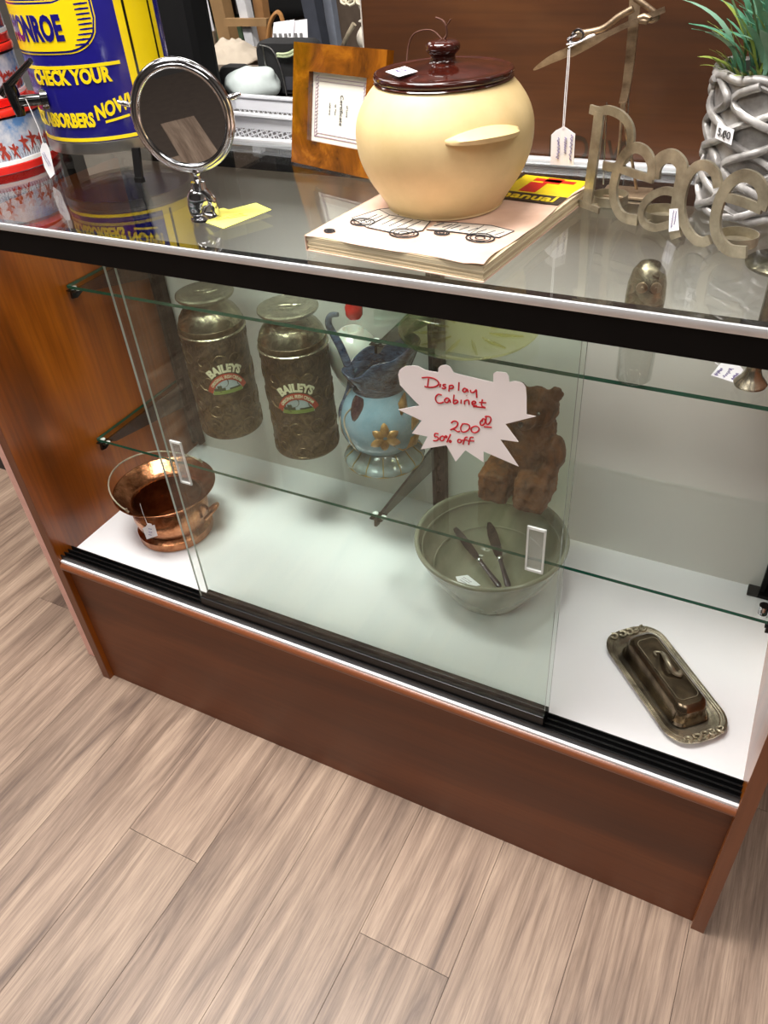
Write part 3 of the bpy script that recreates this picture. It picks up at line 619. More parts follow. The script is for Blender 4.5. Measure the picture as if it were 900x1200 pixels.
m.build('badge_feathers', M['can_blue'], bdg) if False else tag(m.build('badge_feathers', M['can_blue'], mo), 'blue feather lines on the badge')
vs, fs = text_mesh('MONROE', .038, .0003, .0018, 'RIGHT', .6); a_, z_ = cyl_at(73, 34, mc0, MRr); m = MB(); m.add(wrap(vs, (0, 0), MRr + .0012, a_, z_), fs); tag(m.build('lettering', M['can_blue'], mo), 'large blue lettering on the badge')
# legs
def leg(ax, ay, bx, by, w=.011):
    m = MB(); t = V((ay - by, bx - ax, 0)); t = V((1, .2, 0)).normalized()
    p = [V((ax, ay, ZR + .006)), V((bx, by, .002))]
    d_ = V((0, .004, 0))
    m.add([p[0] - t * w / 2, p[0] + t * w / 2, p[0] + t * w / 2 + d_, p[0] - t * w / 2 + d_, p[1] - t * w / 2, p[1] + t * w / 2, p[1] + t * w / 2 + d_, p[1] - t * w / 2 + d_], [(0, 1, 2, 3), (7, 6, 5, 4), (0, 4, 5, 1), (1, 5, 6, 2), (2, 6, 7, 3), (3, 7, 4, 0)])
    m.box(bx - w / 2 - .001, bx + w / 2 + .001, by - .001, by + .006, 0, .006); return m.build('leg', M['black_gloss'], mo)
lf = at(163, 214, 'z', HU) - mc0
leg(lf.x - .012, lf.y + .02, lf.x, lf.y); leg(-.078, -.035, -.088, -.03); leg(-.02, .08, -.02, .09); leg(.05, .06, .055, .068)
# tap
a_, z_ = cyl_at(52, 116, mc0, MRr); tp = V((MRr * cos(a_), MRr * sin(a_), z_)); od = V((-.62, -.78, 0)).normalized()
YT = mc0.y + tp.y + od.y * .035
def tl(u, v): return at(u, v, 'y', YT) - mc0
jn = tl(19, 119)
m = MB(); m.tube([tp - (tp - jn).normalized() * -.004, tp + (jn - tp) * .12, tp + (jn - tp) * .16, jn], [.0125, .0125, .0072, .0072], 16)
m.tube([tl(9, 96), tl(13, 106), tl(20, 122), tl(25, 136)], [.0075, .009, .0085, .006], 16)
tap = m.build('tap', M['black_gloss'], mo, smooth=50)
m = MB(); m.tube([tl(4, 109), tl(12, 98), tl(24, 84), tl(36, 71)], [.0075, .006, .0042, .0035], 10); tag(m.build('tap_lever', M['black_gloss'], tap, smooth=50), 'black tap lever')
# price tag hung from tap
tg = tag(empty('hanging_price_tag', at(50, 165, 'y', .17)), 'white price tag on a string hanging from the black tap of the can', 'price tag')
m = MB(); pts = [at(u, v, 'y', YT) for u, v in ((49, 168), (54, 168), (58, 176), (64, 204), (59, 209), (52, 196), (47, 176))]; m.prism(pts, (0, .0005, 0)); m.build('card', M['paper'], tg, world=True)
m = MB(); m.tube([at(u, v, 'y', YT - .0005) for u, v in ((30, 116), (33, 122), (40, 138), (46, 152), (51, 170))], .0005, 4); m.build('string', M['paper'], tg, world=True)
m = MB(); scribble(m, at(55, 188, 'y', YT - .0006), V((.3, 0, -.95)).normalized(), V((.95, 0, .3)).normalized(), .024, .008, 2, .0003, 5); m.build('handwriting', M['blue_ink'], tg, world=True)
# ---- festive tins at the left
def fest(name, c, r, h, label, seed):
    t = tag(empty(name, c), label, 'tin'); rnd = random.Random(seed)
    MB().lathe([(0, 0), (r, 0), (r, h - .012), (0, h - .012)], 72).build('body', two('frosty print', (96, 140, 196), (214, 216, 224), (22, 22, 22), .4, .58, .25, c3=(176, 186, 206)), t, smooth=40)
    MB().lathe([(r - .002, 0), (r + .0012, .0005), (r + .0014, .010), (r, .011)], 72).build('red_band', plain('red tin paint', (206, 30, 22), .25), t, smooth=50)
    MB().lathe([(r, .011), (r + .0008, .0112), (r + .0008, .0165), (r, .0168)], 72).build('white_band', plain('white tin paint', (236, 234, 232), .3), t, smooth=50)
    MB().lathe([(r, h - .009), (r + .0018, h - .0085), (r + .002, h - .002), (r + .0005, h), (r - .01, h - .001), (0, h - .001)], 72).build('lid', plain('red tin lid', (212, 44, 30), .25, coat=.3), t, smooth=50)
    fig = []
    for k in range(16):
        a = AV - 1.2 + k * .17; z = rnd.uniform(.028, max(.03, h - .04)); m = MB(); pts = [V((x * .008 * rnd.uniform(.5, 1.5), y * .011 * rnd.uniform(.6, 1.4), 0)) for x, y in ((-.3, -1), (0, -.3), (.5, -1), (.7, -.9), (.3, 0), (.9, .3), (.8, .5), (.2, .4), (.2, .9), (-.2, 1), (-.3, .5), (-.9, .7), (-.8, .4), (-.2, .1), (-.5, -.9))]
        mm = MB(); mm.prism(pts, (0, 0, .0004)); m.add(wrap(mm.v, (0, 0), r + .0002, a, z), mm.f); m.build('printed_figure', plain('red print', (168, 56, 40), .4), t)
    m = MB()
    for k in range(60):
        a = AV - 1.3 + k * .045; z = .018; hh = rnd.uniform(.006, .018); p = [V(((r + .0003) * cos(a + q), (r + .0003) * sin(a + q), z + w)) for q, w in ((0, 0), (.01, hh * .5), (-.01, hh))]; m.tube(p, .0004, 3)
    m.build('printed_twigs', plain('dark print', (40, 44, 70), .5), t, )
    for k in range(0): pass
    return t
tcx, tcy = -.075, .215
fest('printed_tin', (tcx, tcy, HU + .0002), .0985, .082, 'round blue and white printed tin with red bands, lower of the stacked tins', 3)
fest('printed_tin', (tcx - .004, tcy, HU + .0825), .084, .075, 'round white printed tin with red lid, upper of the stacked tins', 9)
fest('printed_tin', (tcx + .0, tcy + .01, HU + .158), .072, .05, 'pale beige printed tin on top of the stacked tins', 12)

# ---- word sculpture
p0 = at(690, 246, 'z', HU); p1 = at(866, 302, 'z', HU); pex = (p1 - p0); pex.z = 0; pex.normalize(); pn = V((pex.y, -pex.x, 0)); pn = pn if pn.y < 0 else -pn
def wp(u, v): return atp(u, v, p0, pn)
M['nickel'] = two('aged nickel', (116, 107, 90), (196, 186, 162), (30, 30, 30), .3, .7, .36, metal=.7)
ws = tag(empty('peace_candle_holder', (p0 + p1) / 2), 'aged metal tea light holder spelling Peace in cut-out letters', 'candle holder')
wroot = V(ws.location)
def c3(pts): return [(600 + a / 3, b_ / 3) for a, b_ in pts]
LET = {'P': [([(272, 384), (300, 392), (338, 388), (385, 410), (414, 455), (412, 520), (395, 560), (358, 588), (318, 582)], 20), ([(305, 395), (296, 470), (278, 600), (262, 718)], 30), ([(222, 712), (262, 724), (303, 742)], 16)],
 'e': [([(372, 592), (430, 612), (494, 632)], 18), ([(488, 630), (490, 580), (468, 535), (430, 520), (395, 545), (368, 600), (354, 665), (362, 722), (388, 762), (440, 776)], 24)],
 'a': [([(498, 628), (505, 585), (528, 556), (562, 550), (592, 578), (594, 620), (580, 700), (570, 800), (576, 838)], 30), ([(572, 678), (530, 672), (482, 694), (454, 738), (460, 782), (500, 802), (560, 786)], 18)],
 'c': [([(722, 660), (712, 610), (680, 583), (642, 590), (608, 640), (592, 720), (604, 790), (636, 838), (668, 852), (694, 842)], 22)],
 'e.': [([(738, 690), (800, 708), (876, 738)], 20), ([(872, 738), (884, 690), (862, 640), (815, 618), (768, 640), (730, 700), (712, 780), (724, 840), (762, 880), (822, 888)], 26)]}
for kx, (ch, strokes) in enumerate(LET.items()):
    m = MB()
    for s_, (pts, w) in enumerate(strokes):
        P3 = cat([wp(*q) for q in c3(pts)], 6); sc_ = (wp(700, 200) - wp(701, 200)).length / 3 * 1.0
        P3 = [p - wroot + pn * (.00015 * s_ + .0003 * (kx % 2)) for p in P3]; m.ribbon(P3, w * sc_ * 1.05, pn, .0032)
    tag(m.build('letter', M['nickel'], ws), 'metal letter ' + ch[0])
for (u, v) in ((714, 238), (776, 257), (862, 286)):
    c = at(u, v, 'z', HU) - wroot; m = MB(); m.lathe([(0, .0006), (.0195, .0006), (.0200, .001), (.0200, .0105), (.0192, .0105), (.0190, .0015), (0, .0012)], 32, (c.x, c.y, 0)); m.build('tea_light_cup', M['nickel'], ws, smooth=40)
    q = c + (-pn) * 0; f_ = q + pn * .02; t_ = f_ + pn * max(0, ((p0 - wroot) - f_).dot(pn)) ; m = MB(); m.box(-.004, .004, 0, 1, 0, 1) if False else m.tube([f_ * 1 + UP * (.003 - f_.z), t_ + UP * (.003 - t_.z)], .002, 6); m.build('cup_bracket', M['nickel'], ws)
m = MB(); pts = [wp(600 + u / 3, v / 3) + pn * .0009 - wroot for u, v in ((556, 734), (586, 732), (590, 808), (554, 814))]; m.cur = 0; m.prism(pts, pn * .0004); m.cur = 1; cc = sum(pts, V((0, 0, 0))) / 4; scribble(m, cc + pn * .0006, UP * -1, pex, .02, .006, 2, .0003, 4)
tag(m.build('price_sticker', [M['paper'], M['blue_ink']], ws), 'white price sticker')

# ---- lavender in woven pot
fx, fy, fr_ = 1.026, .300, .061
M['pewter'] = two('silver grey paint', (112, 108, 106), (188, 185, 182), (40, 40, 40), .3, .7, .38, metal=.25, bump=.3)
fp = tag(empty('lavender_pot', (fx, fy, HU)), 'silver grey woven lattice flower pot with artificial lavender behind the Peace letters', 'potted plant')
PH = .135
def pr_r(z): return fr_ * (.94 + .09 * z / PH) 
MB().lathe([(0, 0), (fr_ * .93, 0), (fr_ * .94, .003), (fr_ * 1.03, PH - .004), (fr_ * 1.0, PH), (fr_ * .92, PH - .002), (fr_ * .88, PH - .03), (0, PH - .03)], 64).build('pot', M['pewter'], fp, smooth=40)
NW = 7
for k in range(NW * 2):
    m = MB(); pts = []
    for j in range(41):
        z = .006 + (PH - .012) * j / 40; ph = j / 40 * pi * 4 + (k % 2) * pi; a = 2 * pi * (k // 2) / NW + .42 * sin(ph) ; rr = pr_r(z) + .0025 + .0022 * cos(ph * 2 + (k % 2) * pi); pts.append((rr * cos(a), rr * sin(a), z))
    m.tube(pts, .0042, 6); m.build('woven_strand', M['pewter'], fp, smooth=60)
for z in (.004, PH - .003):
    m = MB(); m.tube([(pr_r(z) * cos(a * pi / 36) * (1.02 + .015 * sin(a * 1.3)), pr_r(z) * sin(a * pi / 36) * (1.02 + .015 * sin(a * 1.3)), z + .0015 * sin(a * .9)) for a in range(72)], .0045, 7, closed=True); m.build('rim_coil', M['pewter'], fp, smooth=60)
a_, z_ = cyl_at(849, 157, V((fx, fy, HU)), fr_ * 1.12); m = MB(); m.cur = 0; mm = MB(); mm.box(-.011, .011, -.007, .007, 0, .0004); m.add(wrap(mm.v, (0, 0), fr_ * 1.13, a_, z_, -.12), mm.f); m.cur = 1
vs, fs = text_mesh('5.00', .010, .0002); m.add(wrap(vs, (0, 0), fr_ * 1.13 + .0006, a_, z_, -.12), fs); tag(m.build('price_sticker', [M['paper'], M['ink']], fp), 'white handwritten price sticker')
MB().lathe([(0, PH - .02), (fr_ * .9, PH - .02), (fr_ * .7, PH - .008), (0, PH - .002)], 24).build('moss', two('dark moss', (30, 36, 18), (78, 84, 40), (60, 60, 60), bump=.5, rough=.9), fp)
rnd = random.Random(11)
greens = [two('blue green leaf', (46, 110, 84), (108, 166, 136), (20, 20, 20), .3, .7, .45), two('yellow green leaf', (92, 112, 36), (158, 172, 84), (20, 20, 20), .3, .7, .45), two('grey green leaf', (70, 122, 96), (146, 182, 160), (20, 20, 20), .3, .7, .45)]
def blade(L_, w, droop, curl):
    m = MB(); n = 8; P = [V((.1 * L_ * 0 + droop * (t ** 2) * L_, curl * L_ * t * t, L_ * (t - .35 * droop * t * t))) for t in [k / n for k in range(n + 1)]]; vs = []
    for k, p in enumerate(P):
        t = k / n; ww = w * (.35 + 1.3 * t) * (1 - t) ** .6 * 1.2 + .0002; vs += [p + V((0, -ww, ww * .35)), p + V((0, 0, -.0002)), p + V((0, ww, ww * .35)), p + V((0, 0, .0005))]
    fs = []
    for k in range(n): a = 4 * k; fs += [(a, a + 1, a + 5, a + 4), (a + 1, a + 2, a + 6, a + 5), (a + 2, a + 3, a + 7, a + 6), (a + 3, a, a + 4, a + 7)]
    m.add(vs, fs); return m
lm = []
for k in range(7):
    o = blade(.040 + .007 * k, .0026 + .0005 * (k % 3), .12 + .09 * k, .2 * (k - 3) / 3).build('leaf', greens[k % 3], fp, smooth=60); lm.append(o)
for k in range(228):
    src = lm[k % 7]; o = src if k < 7 else src.copy()
    if k >= 7: COL.objects.link(o); o.parent = fp
    a = rnd.uniform(0, 2 * pi); r_ = fr_ * .8 * math.sqrt(rnd.random()); o.location = (r_ * cos(a), r_ * sin(a), PH - .012 + rnd.uniform(0, .075) * (1.1 - r_ / fr_)); s_ = rnd.uniform(.55, 1.15); o.scale = (s_, s_ * 1.5, s_)
    o.rotation_euler = (rnd.uniform(-.3, .3), rnd.uniform(-.15, .34) * (r_ / fr_ + .3) * (.3 if sin(a) > .2 else 1), a + rnd.uniform(-.5, .5))
for k in range(60):
    o = lm[(1, 4, 0)[k % 3]].copy(); COL.objects.link(o); o.parent = fp; a = rnd.uniform(R(150), R(330)); r_ = fr_ * rnd.uniform(.72, .92); o.location = (r_ * cos(a), r_ * sin(a), PH - .008)
    s_ = rnd.uniform(.3, .62); o.scale = (s_, s_ * 1.6, s_); o.rotation_euler = (rnd.uniform(-.4, .4), rnd.uniform(.1, .8), a + rnd.uniform(-.6, .6))
violet = plain('violet blossom', (92, 78, 168), .7, var=.3, scale=80)
stm = plain('green stem', (96, 122, 84), .6)
for k in range(13):
    a = rnd.uniform(0, 2 * pi) if k else R(195); L_ = rnd.uniform(.12, .17) if k else .115; sp = (rnd.uniform(.3, .6) if sin(a) < .2 else .15) if k else .62
    d_ = V((cos(a) * sp, sin(a) * sp, 1)).normalized(); b_ = V((cos(a) * .02, sin(a) * .02, PH - .01)); m = MB(); m.tube([b_, b_ + d_ * L_], .0011, 5); st = m.build('stem', stm, fp)
    m = MB()
    for j in range(26):
        t = j / 26; p = b_ + d_ * (L_ + .03 * t - .01); an = j * 2.4; m.tube([p, p + (V((cos(an), sin(an), .5)) * .0055)], [.0022, .0008], 5)
    tag(m.build('flower_spike', violet, st), 'violet lavender flower spike')

# ---- metal reaper sculpture with hanging tag
YF = .30
fg = tag(empty('scythe_sculpture', (.89, YF, HU)), 'thin weathered metal stick figure sculpture carrying a long blade, by the wooden board', 'sculpture')
M['bronze'] = two('weathered bronze', (96, 76, 58), (188, 166, 138), (40, 40, 60), .3, .7, .42, metal=.75)
def f3(pts): return [at(u, v, 'y', YF) for u, v in pts]
def fbar(m, pts, w, th=.003): m.ribbon(cat(f3(pts), 4), w, V((0, -1, 0)), th)
m = MB(); ps = cat([at(745, -40, 'y', YF), *f3([(744, 0), (740, 50), (734, 100), (729, 122)])], 4); n = len(ps); m.ribbon(ps, [.011 - .0045 * max(0, k / n * 1.1 - .3) for k in range(n)], V((0, -1, 0)), .0035); m.build('body_bar', M['bronze'], fg, world=True)
for pts in ([(729, 120), (727, 160), (722, 205), (719, 222)], [(731, 120), (733, 150), (741, 190), (746, 222)]):
    m = MB(); m.tube(cat(f3(pts[:-1]), 4) + [at(*pts[-1], 'z', HU + .003)], .0018, 8); m.build('leg', M['bronze'], fg, world=True, smooth=50)
m = MB(); m.box(.858, .912, .285, .325, HU + .0005, HU + .0035, .001); m.build('base_plate', M['bronze'], fg, world=True)
m = MB(); ps = cat([at(u, v, 'y', YF - .012) for u, v in [(625, 82), (645, 70), (668, 60), (700, 46), (735, 29), (765, 17), (779, 11)]], 6); n = len(ps)
m.ribbon(ps, [.0012 + .0075 * sin(pi * min(1, (k / n) * 1.9)) ** .8 * (k / n < .52) + .004 * (k / n >= .3) for k in range(n)], V((0, -1, 0)), .0015); tag(m.build('scythe_blade', M['bronze'], fg, world=True), 'long curved blade')
m = MB(); m.tube(cat([at(u, v, 'y', YF - .008) for u, v in [(742, 10), (725, 20), (708, 33), (690, 38), (672, 40)]], 4), [.0035] * 17, 8); m.build('arm', M['bronze'], fg, world=True, smooth=50)
m = MB(); m.tube(cat([at(u, v, 'y', YF - .008) for u, v in [(744, -2), (756, 6), (770, 18), (764, 24), (752, 20)]], 4), [.003] * 17, 8); m.tube([at(u, v, 'y', YF - .012) for u, v in [(748, 22), (755, 19), (761, 21), (757, 25), (750, 24)]], .003, 8); m.build('arm', M['bronze'], fg, world=True, smooth=50)
m = MB(); m.tube(cat([at(u, v, 'y', YF - .013) for u, v in [(668, 50), (672, 38), (679, 35), (684, 41), (678, 49), (669, 50), (666, 46), (676, 40)]], 4), .0015, 6); m.build('wire_wrap', M['chrome'], fg, world=True)
for (u, v) in ((737, 98), (711, 120)):
    m = MB(); m.tube([at(u, v, 'y', YF + .01), at(u - 2, v + 50, 'y', YF + .01), at(u - 4, v + 96, 'z', HU + .002)], .0008, 5); m.build('thin_rod', M['steel'], fg, world=True)
ht = tag(empty('hanging_price_tag', at(660, 150, 'y', YF - .02)), 'white handwritten price tag on a string hanging from the metal sculpture blade', 'price tag')
m = MB(); yy = YF - .02; m.prism([at(u, v, 'y', yy) for u, v in ((651, 153), (657, 150), (660, 147.5), (664, 150), (674, 157), (672, 194), (645, 193), (646, 158))], (0, .0006, 0)); m.build('card', M['paper'], ht, world=True)
m = MB()
for k, x in enumerate((669, 662, 654)):
    o_ = at(x, 174, 'y', yy - .0008); scribble(m, o_, V((0, 0, -1)), V((1, 0, 0)), .032 if k == 0 else .026, .006, 1, .00045, 20 + k)
m.build('handwriting', M['blue_ink'], ht, world=True)
m = MB(); m.tube([at(u, v, 'y', yy) for u, v in ((666, 58), (665, 75), (662, 110), (659.5, 151))], .0006, 4); m.tube([at(u, v, 'y', yy) for u, v in ((668, 48), (667, 75), (664, 110), (661, 151))], .0006, 4); m.tube(cat([at(u, v, 'y', yy) for u, v in ((664, 52), (680, 49), (690, 42), (697, 41), (684, 47), (666, 56))], 4), .0009, 5); m.build('string', M['paper'], ht, world=True)

# ================================================================ INSIDE THE CABINET
def can(name, cx, cy, label, where):
    c = V((cx, cy, Z2)); r = .0562; t = tag(empty(name, c), label, 'tin', 'embossed cream liqueur tins')
    bz = .194
    MB().lathe([(0, 0), (r - .002, 0), (r, .002), (r + .0006, .004), (r, .006), (r, bz - .002), (r + .001, bz), (r, bz + .002), (0, bz + .002)], 72).build('body', M['tin_brown'], t, smooth=40)
    MB().lathe([(r, bz + .001), (r + .0012, bz + .003), (r - .0002, bz + .006), (r - .001, bz + .014), (r - .004, bz + .024), (.046, bz + .034), (.036, bz + .043), (.031, bz + .047), (.030, bz + .054)], 72).build('shoulder', M['tin_silver'], t, smooth=50)
    MB().lathe([(r + .0006, bz + .0005), (r + .0022, bz + .0015), (r + .0022, bz + .003), (r + .0008, bz + .004)], 72).build('seam_ring', M['tin_silver'], t, smooth=50)
    MB().lathe([(r + .0004, bz + .005), (r + .0001, bz + .013), (r - .0008, bz + .0145), (r - .002, bz + .0148)], 72).build('dark_band', M['tin_brown'], t, smooth=50)
    lz = bz + .052
    l = MB().lathe([(.030, lz), (.037, lz + .002), (.0475, lz + .007), (.0495, lz + .010), (.0490, lz + .0125), (.0455, lz + .0138), (.0435, lz + .0125), (.041, lz + .0125), (.039, lz + .0135), (.036, lz + .0125), (0, lz + .0125)], 64).build('lid', M['tin_silver'], t, smooth=50)
    m = MB(); rr = random.Random(4)
    for k in range(5): m.tube(cat([(.028 * rr.uniform(-1, 1) * .7, .028 * rr.uniform(-1, 1) * .7, lz + .0128) for _ in range(4)], 5), .0008, 5)
    m.build('embossing', M['tin_silver'], l, smooth=60)
    u, v = where; a, z = cyl_at(u, v, c, r)
    # embossed scrolls round the body
    m = MB(); rr = random.Random(8)
    for k in range(26):
        a_c = a - 1.7 + (k % 7) * .55 + rr.uniform(-.1, .1); z_c = .022 + (k // 7) * .045 + rr.uniform(-.006, .006); d = rr.choice((-1, 1)); pts = []
        for j in range(15):
            q = j / 14; rad = .017 * (1 - .8 * q); th = d * q * 2.6 * pi + k; pts.append(((r + .0001) * cos(a_c + rad * cos(th) / r), (r + .0001) * sin(a_c + rad * cos(th) / r), min(bz - .006, max(.006, z_c + rad * sin(th)))))
        m.tube(pts, [.0016 * (1 - .5 * j / 14) for j in range(15)], 5)
    for k in range(34):
        b_ = 2 * pi * k / 34
        m.tube([((r + .0002) * cos(b_), (r + .0002) * sin(b_), bz - .014), ((r + .0002) * cos(b_), (r + .0002) * sin(b_), bz - .006)], .001, 4)
    m.build('embossed_scrolls', M['tin_scroll'], t, smooth=60)
    # badge: landscape picture under a red arch and cream lettering
    def arch(m, r0, r1, span, dz, th):
        vs = []; n = 24
        for k in range(n + 1):
            q = -span + 2 * span * k / n
            for rd in (r0, r1):
                x, y = rd * sin(q), (rd * cos(q) - (r0 if r0 > .01 else 0) * cos(1.25)) * 1.3 + dz
                for e_ in (0, th): vs.append((((r + .0005 + e_) * cos(a + x / r)), ((r + .0005 + e_) * sin(a + x / r)), z + y))
        fs = []
        for k in range(n): b_ = k * 4; d_ = b_ + 4; fs += [(b_ + 1, d_ + 1, d_ + 3, b_ + 3), (b_, b_ + 2, d_ + 2, d_), (b_, d_, d_ + 1, b_ + 1), (b_ + 2, b_ + 3, d_ + 3, d_ + 2)]
        fs += [(0, 1, 3, 2), (n * 4, n * 4 + 2, n * 4 + 3, n * 4 + 1)]; m.add(vs, fs)
    m = MB(); nq = 20; vs = []
    for k in range(nq + 1):
        x = -.0265 + .053 * k / nq; yt = 1.3 * (math.sqrt(max(0, .0292 ** 2 - x * x)) - .0285 * cos(1.25)) - .0335
        for y in (-.0345, max(yt, -.034)):
            for e_ in (0, .0004): vs.append(((r + .0005 + e_) * cos(a + x / r), (r + .0005 + e_) * sin(a + x / r), z + y))
    fs = []
    for k in range(nq): b_ = k * 4; d_ = b_ + 4; fs += [(b_ + 1, d_ + 1, d_ + 3, b_ + 3), (b_, b_ + 2, d_ + 2, d_), (b_, d_, d_ + 1, b_ + 1), (b_ + 2, b_ + 3, d_ + 3, d_ + 2)]
    m.add(vs, fs); pic = m.build('picture', M['label_sky'], t); tag(pic, 'painted landscape label')
    m = MB()
    for x0, x1, y0, y1, i in ((-.0262, .0262, -.0345, -.0275, 0), (-.024, -.004, -.0275, -.0225, 1), (-.018, -.010, -.0225, -.0175, 1), (.003, .023, -.0275, -.0245, 1)):
        mm = MB()
        for q in range(6): mm.box(x0 + (x1 - x0) * q / 6, x0 + (x1 - x0) * (q + 1) / 6, y0, y1, 0, .0003)
        m.cur = i; m.add(wrap(mm.v, (0, 0), r + .001, a, z), mm.f)
    m.build('printed_hills', [plain('meadow print', (120, 142, 60), .5), plain('tree print', (52, 66, 40), .5)], pic)
    m = MB(); arch(m, .0285, .0375, 1.2, -.0335, .0008); ab = m.build('red_arch', plain('brick red print', (176, 62, 36), .45), t)
    vs, fs = text_mesh('ORIGINAL IRISH CREAM', .0068, .0002, .0001, 'CENTER', .84); vs = arcbend(vs, .034); m = MB(); m.add(wrap([V((p.x, p.y * 1.3 - .0024, p.z)) for p in vs], (0, 0), r + .0015, a, z), fs); tag(m.build('lettering', M['cream'], ab), 'lettering reading ORIGINAL IRISH CREAM')
    vs, fs = text_mesh('BAILEYS', .0175, .0003, .0009, 'CENTER', 1.0); vs = arcbend(vs, .045); m = MB(); m.add(wrap([V((p.x, p.y * 1.15 + .013, p.z)) for p in vs], (0, 0), r + .0012, a, z), fs); tag(m.build('lettering', M['cream'], t), 'cream arched name lettering')
    return t
def metal2(name, c1, c2, sc, rough, metal, bump):
    return two(name, c1, c2, (sc, sc, sc), .35, .65, rough, metal, bump, dist=1.5)
M['tin_brown'] = metal2('dark bronze tin', (56, 45, 31), (104, 87, 60), 60, .4, .55, .6); M['tin_scroll'] = metal2('raised bronze tin', (72, 58, 38), (106, 88, 56), 80, .35, .6, .3)
M['tin_silver'] = metal2('old pewter tin', (120, 112, 92), (186, 178, 152), 70, .27, .9, .5)
M['cream'] = plain('cream print', (232, 226, 190), .5); M['label_sky'] = plain('sky print', (170, 184, 186), .5, var=.1, scale=60)
can('cream_liqueur_tin', .215, .306, 'milk-churn shaped embossed bronze tin, the left one nearest the wooden side', (264, 440))
can('cream_liqueur_tin', .382, .303, 'milk-churn shaped embossed bronze tin, the right one beside the blue glass pitcher', (347, 463))

# ---- pitcher
pt_ = tag(empty('glass_pitcher', (.530, .315, Z2)), 'blue satin art glass pitcher with dark ruffled rim, thorn handle and gilt flower', 'pitcher')
M['blue_glass'] = two('blue satin glass', (104, 134, 150), (142, 170, 186), (14, 14, 18), .3, .7, .16, coat=.6)
M['dark_glass'] = two('dark blue streaked glass', (16, 26, 48), (84, 102, 126), (40, 40, 120), .35, .7, .08, coat=.8, dist=2)
M['gilt'] = two('gilt relief', (112, 74, 30), (192, 150, 92), (60, 60, 60), .3, .7, .35, metal=.35)
M['foot_glass'] = two('smoky opal glass', (96, 100, 88), (150, 166, 170), (20, 20, 20), .3, .7, .12, coat=.7)
def ruf(n, amp, z0):
    def f(p, r, z, a):
        w = max(0, z0(z)); return V((p.x, p.y, p.z)) + V((cos(a), sin(a), .3)) * amp * w * cos(n * a)
    return f
MB().lathe([(0, .001), (.060, .001), (.067, .003), (.0685, .008), (.065, .014), (.057, .020), (.049, .027), (.046, .031)], 120, fn=lambda p, r, z, a: p + V((cos(a), sin(a), 0)) * (.0022 * abs(cos(7 * a)) - .001) * (1 - z / .034) * (r > 0)).build('foot', M['foot_glass'], pt_, smooth=60)
m = MB()
for k in range(14):
    a = 2 * pi * k / 14 + pi / 14; m.tube([((r_ + .0004) * cos(a), (r_ + .0004) * sin(a), z) for r_, z in ((.066, .003), (.0668, .009), (.064, .0145), (.056, .021), (.047, .030))], .0011, 5)
m.tube([(.0668 * cos(a * pi / 36), .0668 * sin(a * pi / 36), .0035) for a in range(72)], .0015, 5, closed=True)
tag(m.build('gilt_line', plain('amber gilt line', (150, 128, 70), .3, .3), pt_, smooth=60), 'amber ribs of the foot')
bp_ = cat([(.044, .030, 0), (.054, .038, 0), (.064, .052, 0), (.0685, .070, 0), (.0675, .090, 0), (.061, .110, 0), (.052, .126, 0), (.045, .140, 0), (.042, .152, 0), (.043, .160, 0)], 5)
MB().lathe([(v.x, v.y) for v in bp_], 72).build('body', M['blue_glass'], pt_, smooth=60)
def rimf(p, r, z, a):
    sp = max(0, (z - .150) / .045); d = cos(a - R(25)); q = 1 - .30 * sp * abs(sin(a - R(25))) ** 2
    return V((p.x * q + .010 * sp * max(0, d), p.y * q + .006 * sp * max(0, d), .150 + (z - .150) * (1 + .55 * d) if z > .150 else z)) + V((0, 0, sp * .004 * cos(5 * a)))
MB().lathe([(v.x, v.y) for v in cat([(.0445, .134, 0), (.0448, .148, 0), (.048, .160, 0), (.0535, .174, 0), (.0575, .186, 0), (.0585, .193, 0), (.0565, .195, 0), (.052, .186, 0), (.045, .170, 0), (.040, .150, 0)], 4)], 80, fn=rimf).build('ruffled_rim', M['dark_glass'], pt_, smooth=60)
m = MB(); hp = cat([(-.066, -.020, .066), (-.064, -.022, .090), (-.052, -.018, .118), (-.044, -.014, .142), (-.046, -.010, .160), (-.060, -.004, .192), (-.074, 0, .214), (-.084, .002, .232), (-.080, .004, .246), (-.066, .004, .250)], 5); m.tube(hp, [.0035 + .0035 * sin(pi * k / len(hp)) for k in range(len(hp))], 10); m.build('handle', M['dark_glass'], pt_, smooth=60)
def onb(a, z, o=0):
    rr = .042
    for i in range(len(bp_) - 1):
        if bp_[i].y <= z <= bp_[i + 1].y: t = (z - bp_[i].y) / max(1e-6, bp_[i + 1].y - bp_[i].y); rr = bp_[i].x + (bp_[i + 1].x - bp_[i].x) * t
    return V(((rr + o) * cos(a), (rr + o) * sin(a), z))
fa = R(-58); zc = .082
def petal(m, an, L_, w):
    P = [(.003, w * .5), (.008, w), (L_ * .6, w * 1.1), (L_ * .85, w * .7), (L_, w * .15)]
    m.tube([onb(fa + cos(an) * q / .066, zc + sin(an) * q, .0005 + .0015 * (q > .01)) for q, _ in P], [w_ for _, w_ in P], 8, flat=(onb(fa, zc, 1).normalized(), .45))
m2 = MB(); m3 = MB()
for k in range(6): petal(m2, k * pi / 3 + pi / 6 * (1 if k % 2 else .8), .026 if k % 2 else .023, .0068)
for k in range(3): petal(m2, k * 2.1 + .6, .014, .005)
m2.tube([onb(fa + .1, zc - .01, .001), onb(fa + .45, zc - .034, .001), onb(fa + .9, zc - .040, .001)], .0016, 6)
for (a_, z_) in ((fa + .75, .125), (fa + .95, .095), (fa + .85, .060)): m2.tube([onb(a_ - .25, z_ - .012, .001), onb(a_ - .1, z_, .002), onb(a_ + .2, z_ + .012, .001)], [.002, .012, .002], 8, flat=(onb(a_, z_, 1).normalized(), .3))
